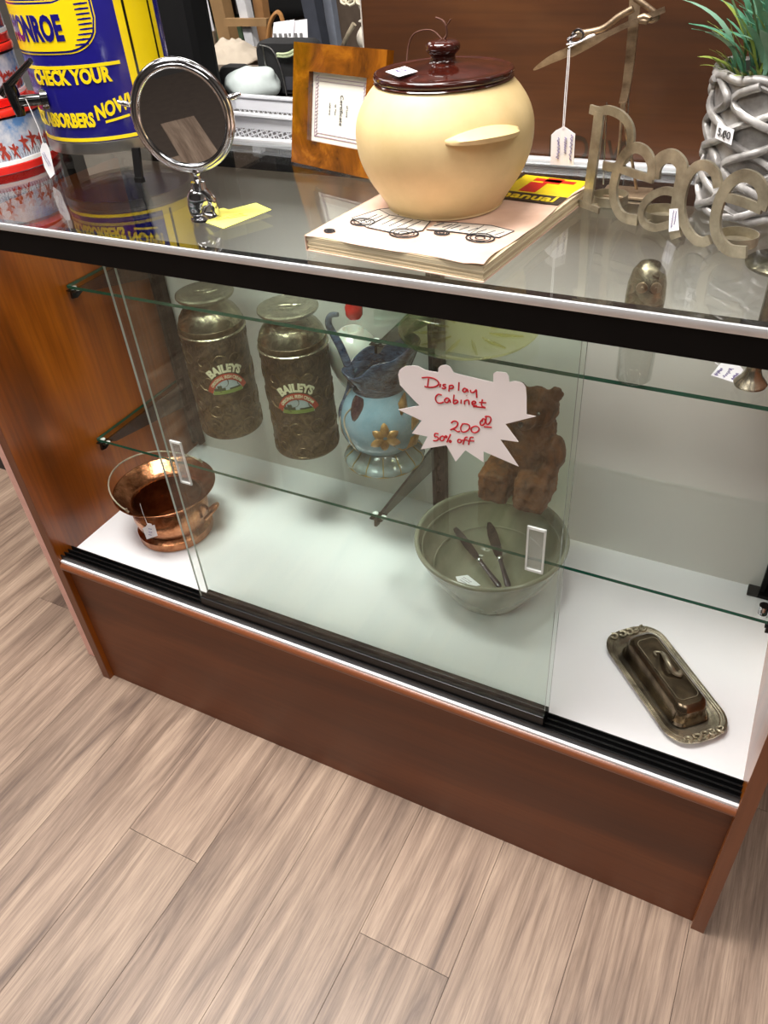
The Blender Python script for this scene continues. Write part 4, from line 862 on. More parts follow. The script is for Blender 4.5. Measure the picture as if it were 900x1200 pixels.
tag(m2.build('applied_flower', M['gilt'], pt_, smooth=60), 'raised gilt flower')
m = MB()
for A0, zs in ((-2.05, [.036, .05, .07, .09, .106, .122, .134]), (-2.75, [.036, .052, .07, .09, .110, .125, .138])):
    m.tube(cat([onb(A0 + .16 * sin(k * 1.3), z, .0006) for k, z in enumerate(zs)], 4), .0016, 6)
m.build('trailed_line', plain('pale trailed glass', (176, 160, 140), .25, .2), pt_, smooth=60)
m = MB(); m.tube([onb(-1.85, .104 + .007 * k, .0) for k in range(6)], [.003, .008, .0105, .012, .012, .009], 8, flat=(onb(-1.85, .12, 1).normalized(), .25)); m.build('dark_patch', two('plum brown glass', (52, 34, 40), (96, 70, 74), rough=.12, coat=.6), pt_, smooth=60)
m = MB(); m.tube(cat([(.056, -.016, .188), (.066, -.020, .186), (.080, -.022, .172), (.076, -.018, .160)], 4), [.004] + [.007] * 10 + [.002] * 2, 8); m.build('spout_leaf', two('olive glass', (96, 98, 36), (150, 150, 84), rough=.12, coat=.6), pt_, smooth=60)

# ---- carved bear
bx_, by_ = .775, .315
be = tag(empty('carved_bear', (bx_, by_, Z2)), 'reddish brown carved wooden bear figurine sitting with legs forward, behind the sign', 'figurine')
m = MB()
def ball(m, c, r, sq=(1, 1, 1), n=20):
    m.lathe([(r * sin(pi * k / 12), -r * cos(pi * k / 12)) for k in range(13)], n, (0, 0, 0), fn=lambda p, rr, z, a: V((c[0] + p.x * sq[0], c[1] + p.y * sq[1], c[2] + p.z * sq[2])))
ball(m, (.004, .008, .075), .045, (1, .85, 1.25)); ball(m, (.012, .006, .118), .036, (1, .9, 1.1)); ball(m, (.018, -.004, .158), .032, (1.05, .95, .95)); ball(m, (.010, -.030, .150), .017, (1, 1.1, .8))
ball(m, (-.010, .002, .182), .010, (1, .6, 1)); ball(m, (.044, .004, .182), .011, (1, .6, 1))
ball(m, (-.036, -.006, .095), .018, (.9, 1, 1.7)); ball(m, (.050, -.010, .088), .020, (.95, 1, 1.6)); ball(m, (.048, -.026, .066), .015)
ball(m, (-.030, -.026, .030), .030, (.9, 1.1, 1)); ball(m, (.030, -.026, .030), .031, (.9, 1.1, 1))
m.box(-.054, -.006, -.056, .02, .001, .056, .008); m.box(.004, .055, -.058, .02, .001, .058, .008); m.box(-.045, .045, -.03, .045, .001, .04, .01)
M['carved'] = two('red brown carved wood', (58, 32, 18), (134, 82, 44), (34, 34, 20), .3, .68, .6, bump=1.0, dist=1.2)
bo = m.build('body', M['carved'], be, smooth=180)
rm = bo.modifiers.new('remesh', 'REMESH'); rm.mode = 'VOXEL'; rm.voxel_size = .0028; rm.use_smooth_shade = True
sm = bo.modifiers.new('smooth', 'SMOOTH'); sm.iterations = 4; sm.factor = .5
tx = bpy.data.textures.new('chisel', 'VORONOI'); tx.noise_scale = .007; ds = bo.modifiers.new('chisel', 'DISPLACE'); ds.texture = tx; ds.strength = .0042; ds.texture_coords = 'LOCAL'
for (x, y, z, r) in ((.000, -.034, .166, .0028), (.030, -.032, .166, .0028), (.010, -.0490, .153, .0042)):
    m = MB(); ball(m, (x, y, z), r); m.build('eye' if r < .003 else 'nose', M['black_gloss'], be, smooth=180)
tag(None, None) if False else None

# ---- copper pot
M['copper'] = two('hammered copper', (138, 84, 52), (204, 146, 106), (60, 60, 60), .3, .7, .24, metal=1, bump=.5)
M['copper_dark'] = two('dark copper', (78, 42, 24), (138, 84, 48), (30, 30, 30), .3, .7, .32, metal=.9, bump=.3)  # darker copper tone for the inside of the cauldron
cp = tag(empty('copper_cauldron', (.146, .165, HD)), 'small hammered copper cauldron with flared rim, wire handle and tag, on the cabinet floor', 'pot')
MB().lathe([(0, .0015), (.066, .0015), (.070, .003), (.0705, .018), (.067, .021), (.063, .024), (.066, .034), (.070, .048), (.070, .062), (.066, .074), (.064, .080)], 72).build('body', M['copper'], cp, smooth=40)
MB().lathe([(v.x, v.y) for v in cat([(.064, .078, 0), (.068, .084, 0), (.079, .092, 0), (.090, .101, 0), (.0935, .104, 0), (.0925, .1055, 0), (.088, .103, 0), (.076, .094, 0), (.066, .086, 0), (.062, .079, 0)], 3)], 72).build('flared_rim', M['copper'], cp, smooth=60)
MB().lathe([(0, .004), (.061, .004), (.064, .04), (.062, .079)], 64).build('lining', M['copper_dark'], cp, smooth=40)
m = MB(); A = V((-.012, -.088, .107)); B = V((.018, .086, .108)); pts = []
for k in range(25):
    t = pi * k / 24; c_ = (A + B) / 2; h = (A - B) / 2; pts.append(c_ + h * cos(t) + V((-.088, .0, .030)) * sin(t))
m.tube(pts, .0016, 8)
for P in (A, B): m.tube([P + V((0, 0, .004)), P, P + V((.004, 0, -.003))], .0022, 8)
m.build('wire_handle', M['nickel'], cp, smooth=60)
m = MB()
for sx, P, d_ in ((1, V((.068, .022, .046)), V((.9, .3, 0)).normalized()),):
    t_ = V((-d_.y, d_.x, 0)); pts = cat([P - t_ * .016 - UP * .004, P + d_ * .016 - t_ * .010 + UP * .012, P + d_ * .022 + UP * .018, P + d_ * .016 + t_ * .010 + UP * .012, P + t_ * .016 - UP * .004], 5); m.tube(pts, .004, 8)
m.build('ear_handle', M['copper'], cp, smooth=60)
ct = tag(empty('price_tag', at(175, 622, 'y', .075)), 'small white price tag hanging on the copper cauldron', 'price tag')
m = MB(); m.prism([at(u, v, 'y', .0765) for u, v in ((167, 619), (171, 617), (173, 613.5), (177, 614), (178, 616), (181, 615), (184.5, 628), (172, 632))], (0, .0005, 0)); m.build('card', M['paper'], ct, world=True)
m = MB()
for dy_ in (-3.5, 0, 3.5): scribble(m, at(176.5, 623.5 + dy_, 'y', .0758), V((.97, 0, .1)).normalized(), V((-.1, 0, .97)).normalized(), .012, .0035, 1, .0003, int(40 + dy_))
m.build('handwriting', M['blue_ink'], ct, world=True)
m = MB(); m.tube([at(u, v, 'y', .0765) for u, v in ((164, 590), (167, 600), (173, 615))], .0004, 4); m.build('string', M['paper'], ct, world=True)

# ---- stoneware bowl with two knives
bw_ = V((.752, .246, HD)); bo_ = tag(empty('mixing_bowl', bw_), 'large grey green glazed stoneware bowl on the cabinet floor behind the sliding doors', 'bowl')
M['celadon'] = two('grey green glaze', (120, 119, 102), (150, 149, 130), (9, 9, 9), .3, .7, .16, coat=.5)
pr_o = cat([(.060, .0, 0), (.064, .004, 0), (.074, .020, 0), (.096, .056, 0), (.112, .088, 0), (.119, .108, 0), (.1225, .113, 0), (.1225, .118, 0), (.119, .120, 0), (.1155, .117, 0), (.113, .106, 0), (.106, .085, 0), (.090, .054, 0), (.066, .022, 0), (.040, .012, 0), (.0, .010, 0)], 4)
bwl = MB().lathe([(0, .0)] + [(max(0, v.x), v.y) for v in pr_o], 80).build('bowl_body', M['celadon'], bo_, smooth=60)
for zz, r_ in ((.100, .1118), (.060, .0938)): MB().lathe([(r_ - .0005, zz), (r_ - .0022, zz + .0012), (r_ - .0005, zz + .0025)], 64).build('inner_ring', M['celadon'], bo_, smooth=60)
for k, (ua, va, ub, vb, lab) in enumerate(((531, 616, 586, 688, 'slim dark handled table knife lying in the bowl, the left one'), (573, 612, 596, 688, 'broad dark bladed table knife lying in the bowl, the right one'))):
    a = at(ua, va, 'z', HD + .070); b_ = at(ub, vb, 'z', HD + .050)
    kn = tag(empty('table_knife', (a + b_) / 2), lab, 'knife'); d_ = b_ - a; w_ = V((d_.y, -d_.x, 0)).normalized(); w_ = (V((1, 0, 0)) - d_.normalized() * V((1, 0, 0)).dot(d_.normalized())).normalized(); nn = d_.normalized().cross(w_)
    m = MB(); m.ribbon([a + d_ * t for t in (0, .08, .2, .35, .5, .56)], [x * (1 if k else .75) for x in (.005, .013, .017, .017, .014, .008)], nn, .0018); m.build('blade', plain('dark steel blade', (46, 40, 44), .35, .8), kn, world=True)
    m = MB(); m.tube([a + d_ * t for t in (.55, .60, .62, .8, .97, 1.0)], [.003, .0045, .0035, .0042, .0052, .003], 8, flat=(nn, .6)); m.build('handle', plain('tarnished handle', (66, 60, 66), .3, .6), kn, smooth=60, world=True)
    m = MB(); m.tube([a + d_ * t for t in (.555, .575, .6)], [.004, .0055, .004], 10); m.build('bolster', M['chrome'], kn, smooth=60, world=True)
m = MB(); q = [at(u, v, 'z', HD + .085) for u, v in ((534, 676), (548, 674), (563, 686), (540, 690))]; n_ = V((0, .5, 1)).normalized(); st_ = tag(empty('price_sticker', q[0]), 'white handwritten price label stuck inside the front of the bowl', 'price tag'); m.prism(q, (0, 0, .0006)); m.build('card', M['paper'], st_, world=True)
m = MB(); cc = sum(q, V((0, 0, 0))) / 4; e1 = (q[1] - q[0]).normalized(); scribble(m, cc + UP * .001, V((.9, -.3, 0)).normalized(), V((.3, .9, 0)).normalized(), .02, .012, 3, .0003, 77); m.build('handwriting', M['ink'], st_, world=True)

# ---- covered butter dish
ba = at(733, 738, 'z', HD + .01); bb2 = at(829, 868, 'z', HD + .01); bc_ = (ba + bb2) / 2; bd_ = bb2 - ba; Lb = bd_.length
bu = tag(empty('butter_dish', (bc_.x, bc_.y, HD), math.atan2(bd_.y, bd_.x)), 'tarnished silver covered butter dish with scrolled tray on the white cabinet floor', 'butter dish')
M['silver'] = two('tarnished silver', (92, 82, 68), (204, 194, 172), (18, 18, 18), .32, .62, .26, metal=.85, bump=.12, dist=1)
def rr_(hx, hy, r, n=10):
    out = []
    for cx_, cy_, a0 in ((hx - r, hy - r, 0), (-hx + r, hy - r, 90), (-hx + r, -hy + r, 180), (hx - r, -hy + r, 270)):
        for k in range(n + 1): a = R(a0 + 90 * k / n); out.append((cx_ + r * cos(a), cy_ + r * sin(a)))
    return out
def loft(m, rings, cap=True):
    n = len(rings[0]); vs = [p for r in rings for p in r]; fs = [(i * n + k, i * n + (k + 1) % n, (i + 1) * n + (k + 1) % n, (i + 1) * n + k) for i in range(len(rings) - 1) for k in range(n)]
    if cap: fs += [tuple(reversed(range(n))), tuple((len(rings) - 1) * n + k for k in range(n))]
    m.add(vs, fs)
Lh, Wh = Lb / 2, .0475
def ring(hx, hy, r, z, wav=0): return [(x + wav * x / hx * abs(cos(y / hy * 4)), y, z) for x, y in rr_(hx, hy, r)]
m = MB(); loft(m, [ring(Lh - .022, Wh - .016, .026, .0008), ring(Lh - .02, Wh - .014, .028, .001), ring(Lh - .006, Wh - .003, .034, .008), ring(Lh - .001, Wh, .036, .0105, .002), ring(Lh - .001, Wh, .036, .0125, .002), ring(Lh - .005, Wh - .003, .034, .0122), ring(Lh - .018, Wh - .0125, .028, .0065), ring(Lh - .022, Wh - .016, .026, .0045)]); m.build('tray', M['silver'], bu, smooth=50)
for q in (.002, .0055, .009):
    m = MB(); m.tube(ring(Lh - q, Wh - q * .8, .035 - q * .5, .0128 - q * .35), .0011, 6, closed=True); m.build('beading', M['silver'], bu, smooth=60)
for s_ in (-1, 1):
    m = MB()
    for y0, sg_ in ((-.012, 1), (.012, -1), (-.026, 1), (.026, -1), (0, 1)):
        pts = [(s_ * (Lh - .009) + s_ * .006 * (1 - k / 14) * cos(k * .55 * sg_), y0 + .0075 * (1 - k / 16) * sin(k * .55) * sg_, .0135 + .001 * sin(k)) for k in range(13)]; m.tube(pts, [.0021 * (1 - k / 20) for k in range(13)], 6)
    tag(m.build('scroll_ornament', M['nickel'], bu, smooth=60), 'cast scroll ornament at the tray end')
hx, hy = Lh - .030, Wh - .0195
m = MB(); loft(m, [ring(hx, hy, .016, .0055), ring(hx + .001, hy + .001, .016, .009), ring(hx - .001, hy - .001, .017, .012), ring(hx - .003, hy - .0028, .017, .030), ring(hx - .006, hy - .005, .016, .037), ring(hx - .011, hy - .009, .013, .0405), ring(hx - .013, hy - .0105, .012, .0402), ring(hx - .03, hy - .017, .006, .0412)])
tag(m.build('cover', two('dark tarnished silver', (50, 41, 33), (138, 122, 100), (18, 18, 18), .32, .66, .2, metal=.9, dist=1), bu, smooth=35), 'dark tarnished lid of the dish')
m = MB(); hz = .0415
m.tube(cat([(-.026, .007, hz + .001), (-.018, .004, hz + .006), (-.006, .0, hz + .012), (.006, -.001, hz + .011), (.014, .002, hz + .004), (.02, .009, hz + .002), (.013, .012, hz + .002)], 5), [.0022 + .0016 * sin(pi * k / 30) for k in range(31)], 8)
m.tube(cat([(-.026, .007, hz + .001), (-.03, -.002, hz + .001), (-.022, -.004, hz + .002)], 4), .0016, 6); tag(m.build('twisted_handle', M['nickel'], bu, smooth=60), 'bright twisted scroll handle')
m = MB(); m.tube(ring(hx - .02, hy - .012, .008, .0412), .0006, 5, closed=True); m.build('engraved_line', M['nickel'], bu)

# ---- things on the upper shelf
def dome_shaker():
    t = tag(empty('sugar_shaker', (.937, .225, Z1)), 'small glass shaker with domed silver lid and two round studs, seen through the glass top', 'shaker')
    MB().lathe([(0, .001), (.019, .001), (.0215, .004), (.0215, .086), (.019, .092), (0, .092)], 40).build('glass_body', glass('smoky shaker glass', (.86, .87, .85)), t, smooth=50)
    MB().lathe([(.0205, .088), (.0215, .09), (.022, .105), (.021, .122), (.0175, .136), (.011, .145), (0, .149)], 40).build('domed_lid', M['tin_silver'], t, smooth=50)
    n0 = V((.28, -.96, 0)).normalized(); sd = V((.96, .28, 0))
    for s_ in (-1, 1):
        m = MB(); c_ = n0 * .0205 + sd * s_ * .0075 + V((0, 0, .124)); m.tube([c_ - n0 * .003, c_ + n0 * .0005, c_ + n0 * .0012], [.006, .006, .0045], 16); m.tube([c_ + n0 * .001, c_ + n0 * .002], [.0022, .0018], 10); m.build('stud', M['bronze'], t, smooth=50)
dome_shaker()
cs = tag(empty('candlestick', (1.066, .256, Z1)), 'silver candlestick with wide drip pan at the right end of the upper shelf', 'candlestick')
MB().lathe([(0, .001), (.018, .001), (.019, .004), (.015, .009), (.011, .014), (.0085, .022), (.0085, .030), (.0105, .034), (.0085, .038), (.0082, .130), (.010, .138), (.009, .142)], 40).build('stem', M['silver'], cs, smooth=40)
MB().lathe([(.009, .140), (.030, .1425), (.0355, .146), (.036, .149), (.032, .152), (.016, .1545), (.013, .1555), (.0, .156)], 48).build('drip_pan', M['tin_silver'], cs, smooth=40)
lt = tag(empty('price_tag', at(852, 437, 'z', Z1)), 'white handwritten price tag lying on the right part of the upper shelf', 'price tag')
m = MB(); m.prism([at(u, v, 'z', Z1 + .0005) for u, v in ((833, 440), (842, 429), (845, 426), (866, 428), (871, 434), (860, 448.5))], (0, 0, .0005)); m.build('card', M['paper'], lt, world=True)
m = MB(); o_ = at(853, 437, 'z', Z1 + .0013); e1 = (at(862, 437, 'z', Z1) - at(846, 433, 'z', Z1)).normalized(); scribble(m, o_, UP.cross(e1), e1, .03, .03, 3, .0004, 31); m.build('handwriting', M['blue_ink'], lt, world=True)
m = MB(); m.tube(cat([at(845, 429, 'z', Z1 + .001), at(838, 424, 'z', Z1 + .002), at(848, 418, 'z', Z1 + .002), at(860, 420, 'z', Z1 + .001)], 5), .0005, 4); m.build('string', M['paper'], lt, world=True)
ypl = tag(empty('yellow_glass_plate', (.704, .268, Z1)), 'pale yellow glass plate on the upper shelf above the carved bear', 'plate')
M['yellow_glass'] = glass('pale yellow glass', (.93, .92, .70), .05)
MB().lathe([(0, .002), (.045, .002), (.05, .003), (.078, .006), (.0955, .011), (.0965, .013), (.0955, .0145), (.077, .0095), (.05, .0065), (0, .0055)], 72).build('plate_body', M['yellow_glass'], ypl, smooth=50)
m = MB()
for k in range(12): a = k * pi / 6; m.tube([(.03 * cos(a), .03 * sin(a), .0072), (.05 * cos(a), .05 * sin(a), .0075), (.078 * cos(a), .078 * sin(a), .0105)], [.001, .003, .001], 6)
m.build('moulded_petals', M['yellow_glass'], ypl, smooth=60)
gb = tag(empty('white_globe_vase', (.450, .377, Z2)), 'milky white round glass vase behind the right bronze tin', 'vase')
MB().lathe([(v.x, v.y) for v in cat([(0, .001, 0), (.018, .001, 0), (.02, .004, 0), (.010, .012, 0), (.007, .04, 0), (.010, .075, 0), (.026, .098, 0), (.040, .13, 0), (.043, .155, 0), (.037, .178, 0), (.022, .193, 0), (.016, .197, 0), (.013, .194, 0), (.0, .17, 0)], 4)], 56).build('vase_body', plain('milk glass', (214, 218, 206), .15, var=.03, coat=.5, sub=.2), gb, smooth=60)
gbt = tag(empty('green_glass_bottle', (.540, .33, Z1)), 'small green glass bottle lying at the middle bracket of the upper shelf', 'bottle')
m = MB(); m.tube(cat([(-.012, -.01, .0145), (.03, .01, .0145), (.055, .02, .0145), (.066, .026, .0145), (.085, .036, .0145)], 4), [.0125] + [.0142] * 10 + [.010] + [.006] * 5, 16); m.build('bottle_body', plain('green bottle glass', (38, 150, 84), .1, coat=.6), gbt, smooth=60)
rb = tag(empty('red_pot', (.528, .262, Z1)), 'tiny red lacquered pot near the middle bracket of the upper shelf', 'pot')
MB().lathe([(0, .0005), (.009, .0005), (.0125, .006), (.013, .018), (.010, .026), (.0105, .029), (.008, .029), (.008, .02), (0, .018)], 28).build('pot_body', plain('red lacquer', (196, 44, 36), .2, coat=.6), rb, smooth=50)

# ================================================================ BEHIND THE CABINET
YB = .4285
M['board'] = wood('dark stained board', (52, 26, 8), (76, 41, 15), (98, 58, 25), 'x', .45, .8, .1)
wb = tag(empty('wooden_board', (.85, YB, 0)), 'large reddish brown stained wooden board standing upright behind the glass top', 'board')
MB().box(-.366, .62, 0, .02, 0, 1.62).build('panel', M['board'], wb)
MB().box(-.368, -.366, -.0005, .0205, 0, 1.62).build('edge_strip', plain('pale raw edge', (176, 168, 160), .6), wb)
m = MB(); 
for s_, u, v, sz in (('L', 649, 176, .045), ('D', 679, 176, .045), ('I', 706, 180, .045), ('V', 719, 180, .04), ('C', 733, 181, .045)):
    vs, fs = text_mesh(s_, sz, .0002, .0004, xs=.75); P = at(u, v, 'y', YB); m.add([V((P.x + p.x - .85, -.0004 + p.z * .5, P.z + p.y)) for p in vs], fs)
tag(m.build('branded_letters', M['blackp'], wb), 'dark stencilled letters near the lower edge')
tb = tag(empty('back_counter', (-.2, .455, 0)), 'pale grey counter behind the display cabinet carrying baskets and bags', 'table')
MB().box(-1.3, .66, .0, .85, .90, .948, .002).build('counter_top', plain('slate counter', (60, 58, 57), .5), tb)
MB().box(-1.28, .64, .02, .83, 0, .90).build('counter_base', plain('dark counter base', (44, 40, 38), .6), tb)
# basket
ZT = .948
kb = tag(empty('white_basket', (.235, .535, ZT)), 'white plastic lattice basket lying behind the glass top by the picture frame', 'basket', None)
kb.rotation_euler.z = R(-6)
m = MB(); bx, by, bh = .125, .055, .050
for x0, x1, y0, y1 in ((-bx, bx, -by, -by + .002), (-bx, bx, by - .002, by), (-bx, -bx + .002, -by, by), (bx - .002, bx, -by, by)):
    m.box(x0, x1, y0, y1, .028, bh); m.box(x0, x1, y0, y1, 0, .004)
m.box(-bx - .005, bx + .005, -by - .005, -by + .004, bh - .003, bh + .002, .001); m.box(-bx - .005, bx + .005, by - .004, by + .005, bh - .003, bh + .002, .001); m.box(-bx - .005, -bx + .004, -by, by, bh - .003, bh + .002, .001); m.box(bx - .004, bx + .005, -by, by, bh - .003, bh + .002, .001)
M['white_plastic'] = plain('white plastic', (214, 215, 220), .4, var=.02); m.build('basket_frame', M['white_plastic'], kb)
m = MB()
for sy in (-by + .001, by - .001):
    for k in range(24):
        x = -bx + k * .0108
        for d_ in (1, -1):
            x2 = x + d_ * .014
            if -bx <= x2 <= bx: m.tube([(x, sy, .003), (x2, sy, .029)], .0009, 4)
for k in range(13): m.tube([(-bx + k * .0205, -by, .0022), (-bx + k * .0205, by, .0022)], .0012, 4)
tag(m.build('lattice', M['white_plastic'], kb), None, kind='stuff')
# white bag
wbg = tag(empty('white_bag', (.015, .80, ZT)), 'white plastic bag bulging on the counter behind the round mirror', 'bag')
m = MB(); m.lathe([(v.x, v.y) for v in cat([(0, 0, 0), (.036, .002, 0), (.050, .018, 0), (.048, .038, 0), (.036, .052, 0), (.016, .058, 0), (0, .059, 0)], 4)], 40, fn=lambda p, r, z, a: p * 1 + V((noise.noise(p * 40) * .006 + p.x * .1, noise.noise(p * 37) * .005, noise.noise(p * 30) * .004)) * (r > 0)); m.build('bag_body', plain('white plastic film', (196, 206, 204), .35), wbg, smooth=80)
# black handbags
M['black_cloth'] = plain('black felt', (16, 15, 16), .8, var=.3, bump=.3)
for nm, x, y, w, h, d_, lab in (('black_handbag', .075, .86, .14, .098, .05, 'black fabric handbag with chain behind the white basket, the taller one'), ('black_pouch', -.02, .80, .075, .062, .03, 'small black rounded pouch left of the black handbag')):
    t = tag(empty(nm, (x, y, ZT)), lab, 'handbag'); m = MB(); out = [(a + (0 if a < 0 else 0), b_) for a, b_ in rr_(w / 2, h / 2, .022)]
    loft(m, [[(p[0] * s_, -d_ / 2 * q, p[1] * s_ + h / 2 + .0) for p in out] for s_, q in ((.9, 1), (1, .6), (1, -.6), (.9, -1))]); m.build('bag_body', M['black_cloth'], t, smooth=50)
    if w > .1:
        m = MB(); m.tube(cat([(-.045, -.028, h * .9), (-.04, -.030, h * .5), (-.036, -.030, .01)], 5), .0018, 5); m.tube(cat([(-.05, -.028, h * .93), (-.02, -.032, h * .86), (-.005, -.031, h * .5), (.0, -.03, .0)], 5), .0012, 5); m.build('chain', M['steel'], t)
        m = MB(); m.tube(cat([(-.01, -.031, h * .78), (.02, -.033, h * .80), (.05, -.03, h * .95)], 5), .0026, 6); m.tube(cat([(-.01, -.031, h * .74), (.02, -.033, h * .75), (.055, -.03, h * .90)], 5), .0022, 6); m.build('cord', plain('pale green cord', (178, 190, 150), .6), t)
        MB().box(.0, .05, -.0275, -.026, .012, .036).build('buckle', plain('dark grey leather', (52, 52, 58), .5), t)
# tray with crumpled cloth
cl = tag(empty('crumpled_cloth', (-.24, 1.08, ZT)), 'crumpled off white cloth heap lying in a grey cardboard tray', 'cloth')
m = MB(); nn_ = 26
vs = []
for j in range(nn_):
    for i in range(nn_):
        x = (i / (nn_ - 1) - .5) * .16; y = (j / (nn_ - 1) - .5) * .16; rr2 = min(1, (x * x + y * y) / .0064); p = V((x, y, 0)); vs.append((x, y, .0215 + .034 * (1 - rr2) + .022 * (1 - rr2 * .8) * abs(noise.noise(p * 38))))
m.add(vs, [(j * nn_ + i, j * nn_ + i + 1, (j + 1) * nn_ + i + 1, (j + 1) * nn_ + i) for j in range(nn_ - 1) for i in range(nn_ - 1)]); co = m.build('folds', plain('off white muslin', (172, 160, 144), .85, var=.06), cl, smooth=80); so = co.modifiers.new('s', 'SOLIDIFY'); so.thickness = .003; so.offset = -1
tr = tag(empty('cardboard_tray', (-.21, 1.08, ZT)), 'shallow grey brown cardboard tray on the counter', 'tray')
tm = plain('grey card', (146, 132, 118), .8); MB().box(-.15, .13, -.11, .11, 0, .006).build('tray_base', tm, tr)
for a in ((-.15, .13, -.115, -.110), (-.15, .13, .110, .115), (-.155, -.15, -.115, .115), (.13, .135, -.115, .115)): MB().box(*a, 0, .03).build('tray_side', tm, tr)
# papers, sign letter
pp = tag(empty('leaning_papers', (-.185, 1.24, ZT)), 'white printed cards leaning upright behind the black handbag', 'paper')
for k, (x0, x1, ti) in enumerate(((-.05, .012, .08), (-.008, .058, -.05))):
    m = MB(); m.cur = 0; m.prism([(x0, k * .006, 0), (x1, k * .006, 0), (x1 + ti * .1, .02 + k * .006, .078), (x0 + ti * .1, .02 + k * .006, .072)], (0, .001, 0)); m.cur = 1
    for q in range(3): m.box(x0 + .012 + q * .016, x0 + .018 + q * .016, k * .006 - .001 + .006, k * .006 + .010, .02, .05)
    m.build('card', [M['paper'], plain('grey print', (120, 120, 120), .7)], pp)
vs, fs = text_mesh('N', .036, .004, .001); m = MB(); m.add([V((p.x, p.z, p.y + .016)) for p in vs], fs); nl_ = m.build('letter_ornament', plain('rust red letter', (120, 44, 34), .5)); nl_.location = at(297, 60, 'y', 1.16); nl_.location.z = ZT + .001; tag(nl_, 'small rust red letter N standing on the counter by the cards', 'ornament')
# easels and posts beyond
def post(name, u0, v0, u1, v1, y, w, mt, lab, cat_, ex_top=.25, group=None):
    a = at(u0, v0, 'y', y); b_ = at(u1, v1, 'y', y); d_ = (a - b_).normalized(); lo = b_ - d_ * (b_.z / d_.z) + d_ * .003; hi = a + d_ * ex_top; o = MB(); o.tube([lo, hi], w, 4); e_ = o.build(name, mt, None, world=True); tag(e_, lab, cat_, group); return e_
lw = plain('pale pine', (146, 114, 76), .6, var=.15, scale=12); lg = plain('grey painted metal', (122, 128, 140), .4); dg_ = plain('slate painted metal', (62, 65, 74), .4)
post('pine_upright', 258, 0, 271, 57, 1.5, .030, lw, 'broad pale pine upright, leftmost of the leaning wood pieces', 'wood', group='wood and metal uprights behind the counter')
post('pine_upright', 305, 0, 312, 48, 1.52, .022, plain('brown pine', (150, 108, 66), .6), 'narrower brown pine upright just right of the white painted strip', 'wood', group='wood and metal uprights behind the counter')
post('white_strip', 285, 0, 296, 50, 1.45, .020, plain('white painted strip', (196, 196, 198), .5), 'white painted strip between the two pine uprights', 'wood', group='wood and metal uprights behind the counter')
post('metal_post', 365, 0, 375, 52, 1.6, .030, dg_, 'slate grey metal post against the black backdrop', 'post', group='metal posts behind the counter')
post('metal_post', 386, 0, 394, 54, 1.69, .020, lg, 'pale grey metal post right of the slate one', 'post', group='metal posts behind the counter')
cb = MB(); pts = [at(u, v, 'y', 1.42) for u, v in ((262, 22), (312, 22), (312, 31), (262, 31))]; cb.prism(pts, (0, .02, 0)); q = cb.build('cross_rail', lw, None, world=True); tag(q, 'horizontal pine rail crossing the leaning uprights', 'wood')
cb = MB(); ps = [at(u, v, 'y', 1.30) for u, v in ((313, 56), (316, 30), (322, 17), (328, 16), (333, 30), (344, 62))]; cb.tube(cat(ps, 5), .006, 6); q = cb.build('bentwood_hoop', plain('bentwood', (158, 112, 64), .5), None, smooth=60, world=True); tag(q, 'bent brown wooden hoop standing behind the white cards', 'ornament')
sb = tag(empty('storage_shelf', (-.62, 1.75, 0)), 'cluttered pale storage shelf behind the pine uprights', 'shelf')
sm1 = plain('beige goods', (150, 130, 108), .8, var=.3, scale=18); sm2 = plain('green goods', (70, 92, 66), .8, var=.4, scale=25); sm3 = plain('taupe board', (120, 104, 90), .8)
MB().box(-.32, .30, -.02, .30, .84, .86).build('shelf_board', sm3, sb); MB().box(-.32, .30, -.02, .30, 1.02, 1.04).build('shelf_board', sm3, sb); MB().box(-.32, .30, -.02, .30, .4, .42).build('shelf_board', sm3, sb)
for x in (-.32, .28): MB().box(x, x + .02, -.02, .30, 0, 1.5).build('upright', sm3, sb)
for k in range(5): tag(MB().box(-.30 + k * .118 - .62, -.195 + k * .118 - .62, 1.76, 1.95, .86, .86 + (.07, .1, .06, .09, .075)[k], .004).build('storage_box', (sm1, sm2, sm1, sm3, sm2)[k]), ('beige cardboard box on the storage shelf, far left', 'green box on the storage shelf behind the first pine upright', 'low beige box in the middle of the storage shelf', 'taupe box on the storage shelf behind the white strip', 'green box at the right end of the storage shelf')[k], 'box', 'boxes on the storage shelf')
tag(MB().box(-.95, 1.5, 2.2, 2.23, 0, 2.2).build('black_backdrop', plain('black backdrop sheet', (10, 10, 11), .9)), 'plain black backdrop added behind the posts to stand for the dark shop', 'backdrop')  # black sheet added to give the shop its dark depth
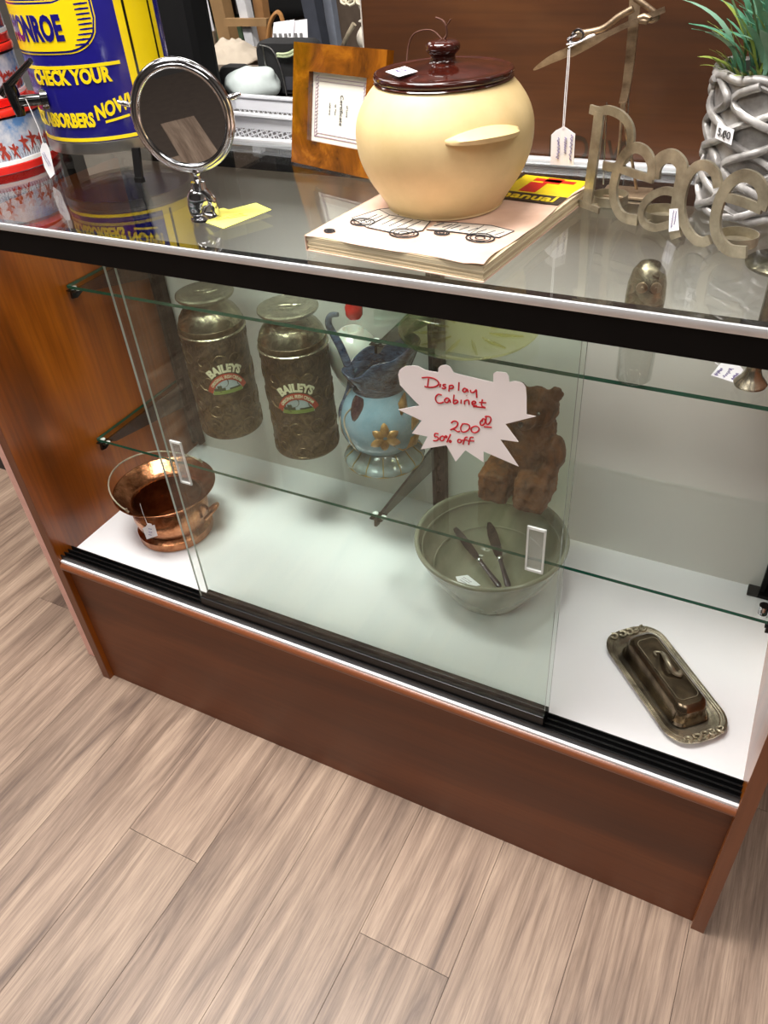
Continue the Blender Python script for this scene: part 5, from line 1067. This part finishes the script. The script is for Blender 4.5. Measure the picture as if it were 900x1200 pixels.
# white turned lamp base with lace
sp = tag(empty('turned_lamp_base', (.060, 1.22, ZT)), 'cream white turned wooden lamp base beside the wooden board', 'lamp')
MB().lathe([(v.x, v.y) for v in cat([(0, 0, 0), (.026, 0, 0), (.024, .01, 0), (.012, .018, 0), (.024, .034, 0), (.027, .05, 0), (.018, .066, 0), (.010, .074, 0), (.020, .080, 0), (.010, .088, 0), (.016, .106, 0), (.018, .118, 0), (.010, .132, 0), (.010, .15, 0), (0, .15, 0)], 4)], 32).build('turned_body', plain('cream paint', (214, 206, 192), .4), sp, smooth=60)
m = MB()
for k in range(10):
    a = 2 * pi * k / 10; m.tube([(.045 * cos(a) + .014 * cos(q * pi / 4), .045 * sin(a) + .006 * sin(q * pi / 4), .130 + .014 * sin(q * pi / 4)) for q in range(8)], .003, 5, closed=True)
m.build('lace_collar', plain('ecru lace', (206, 196, 170), .8), sp, smooth=60)
post('driftwood_stick', 402, 54, 412, 32, 1.3, .006, plain('mottled twig', (104, 84, 62), .7), 'mottled brown stick leaning left of the cream lamp base', 'stick', ex_top=.02) if False else None
ds_ = MB(); ds_.tube([at(u, v, 'y', 1.18) for u, v in ((400, 60), (407, 42), (415, 28))], [.007, .005, .006], 7); tag(ds_.build('driftwood_stick', two('mottled twig', (50, 40, 30), (190, 176, 150)), None, smooth=60, world=True), 'mottled driftwood stick leaning left of the cream lamp base', 'stick')
# tall black case behind the can
tag(MB().box(-.13, -.005, .66, .74, ZT, ZT + .42, .02).build('black_case', plain('black case', (9, 9, 10), .8, spec=.2)), 'tall black case standing behind the navy and yellow can', 'case')
tag(MB().box(-.30, -.16, .60, .72, ZT, ZT + .25, .006).build('beige_box', plain('beige carton', (150, 142, 130), .7)), 'tall greyish beige carton behind the stacked tins', 'box')
# trinkets at the left of the counter
jw = tag(empty('hanging_trinkets', (.0, .90, ZT)), 'gold and pale beads hanging on a white card behind the black case', 'jewellery')
m = MB(); m.prism([at(u, v, 'y', .9) for u, v in ((228, 0), (243, 0), (251, 36), (240, 38))], (0, .001, 0)); m.build('card', M['paper'], jw, world=True)
for (u, v, r_, mt) in ((237, 40, .005, M['gilt']), (241, 52, .004, M['gilt']), (246, 66, .0075, M['yellow_paper']), (238, 28, .004, M['steel']), (243, 60, .003, M['redp'])):
    m = MB(); c_ = at(u, v, 'y', .885); ball(m, c_, r_); m.build('bead', mt, jw, smooth=180, world=True)
m = MB(); m.tube([at(u, v, 'y', .889) for u, v in ((240, 30), (239, 45), (243, 60), (247, 72), (245, 88))], .001, 4); m.build('string', M['steel'], jw, world=True)
MB().box(-.05, .06, .005, .03, 0, .004).build('stand', M['white_plastic'], jw)
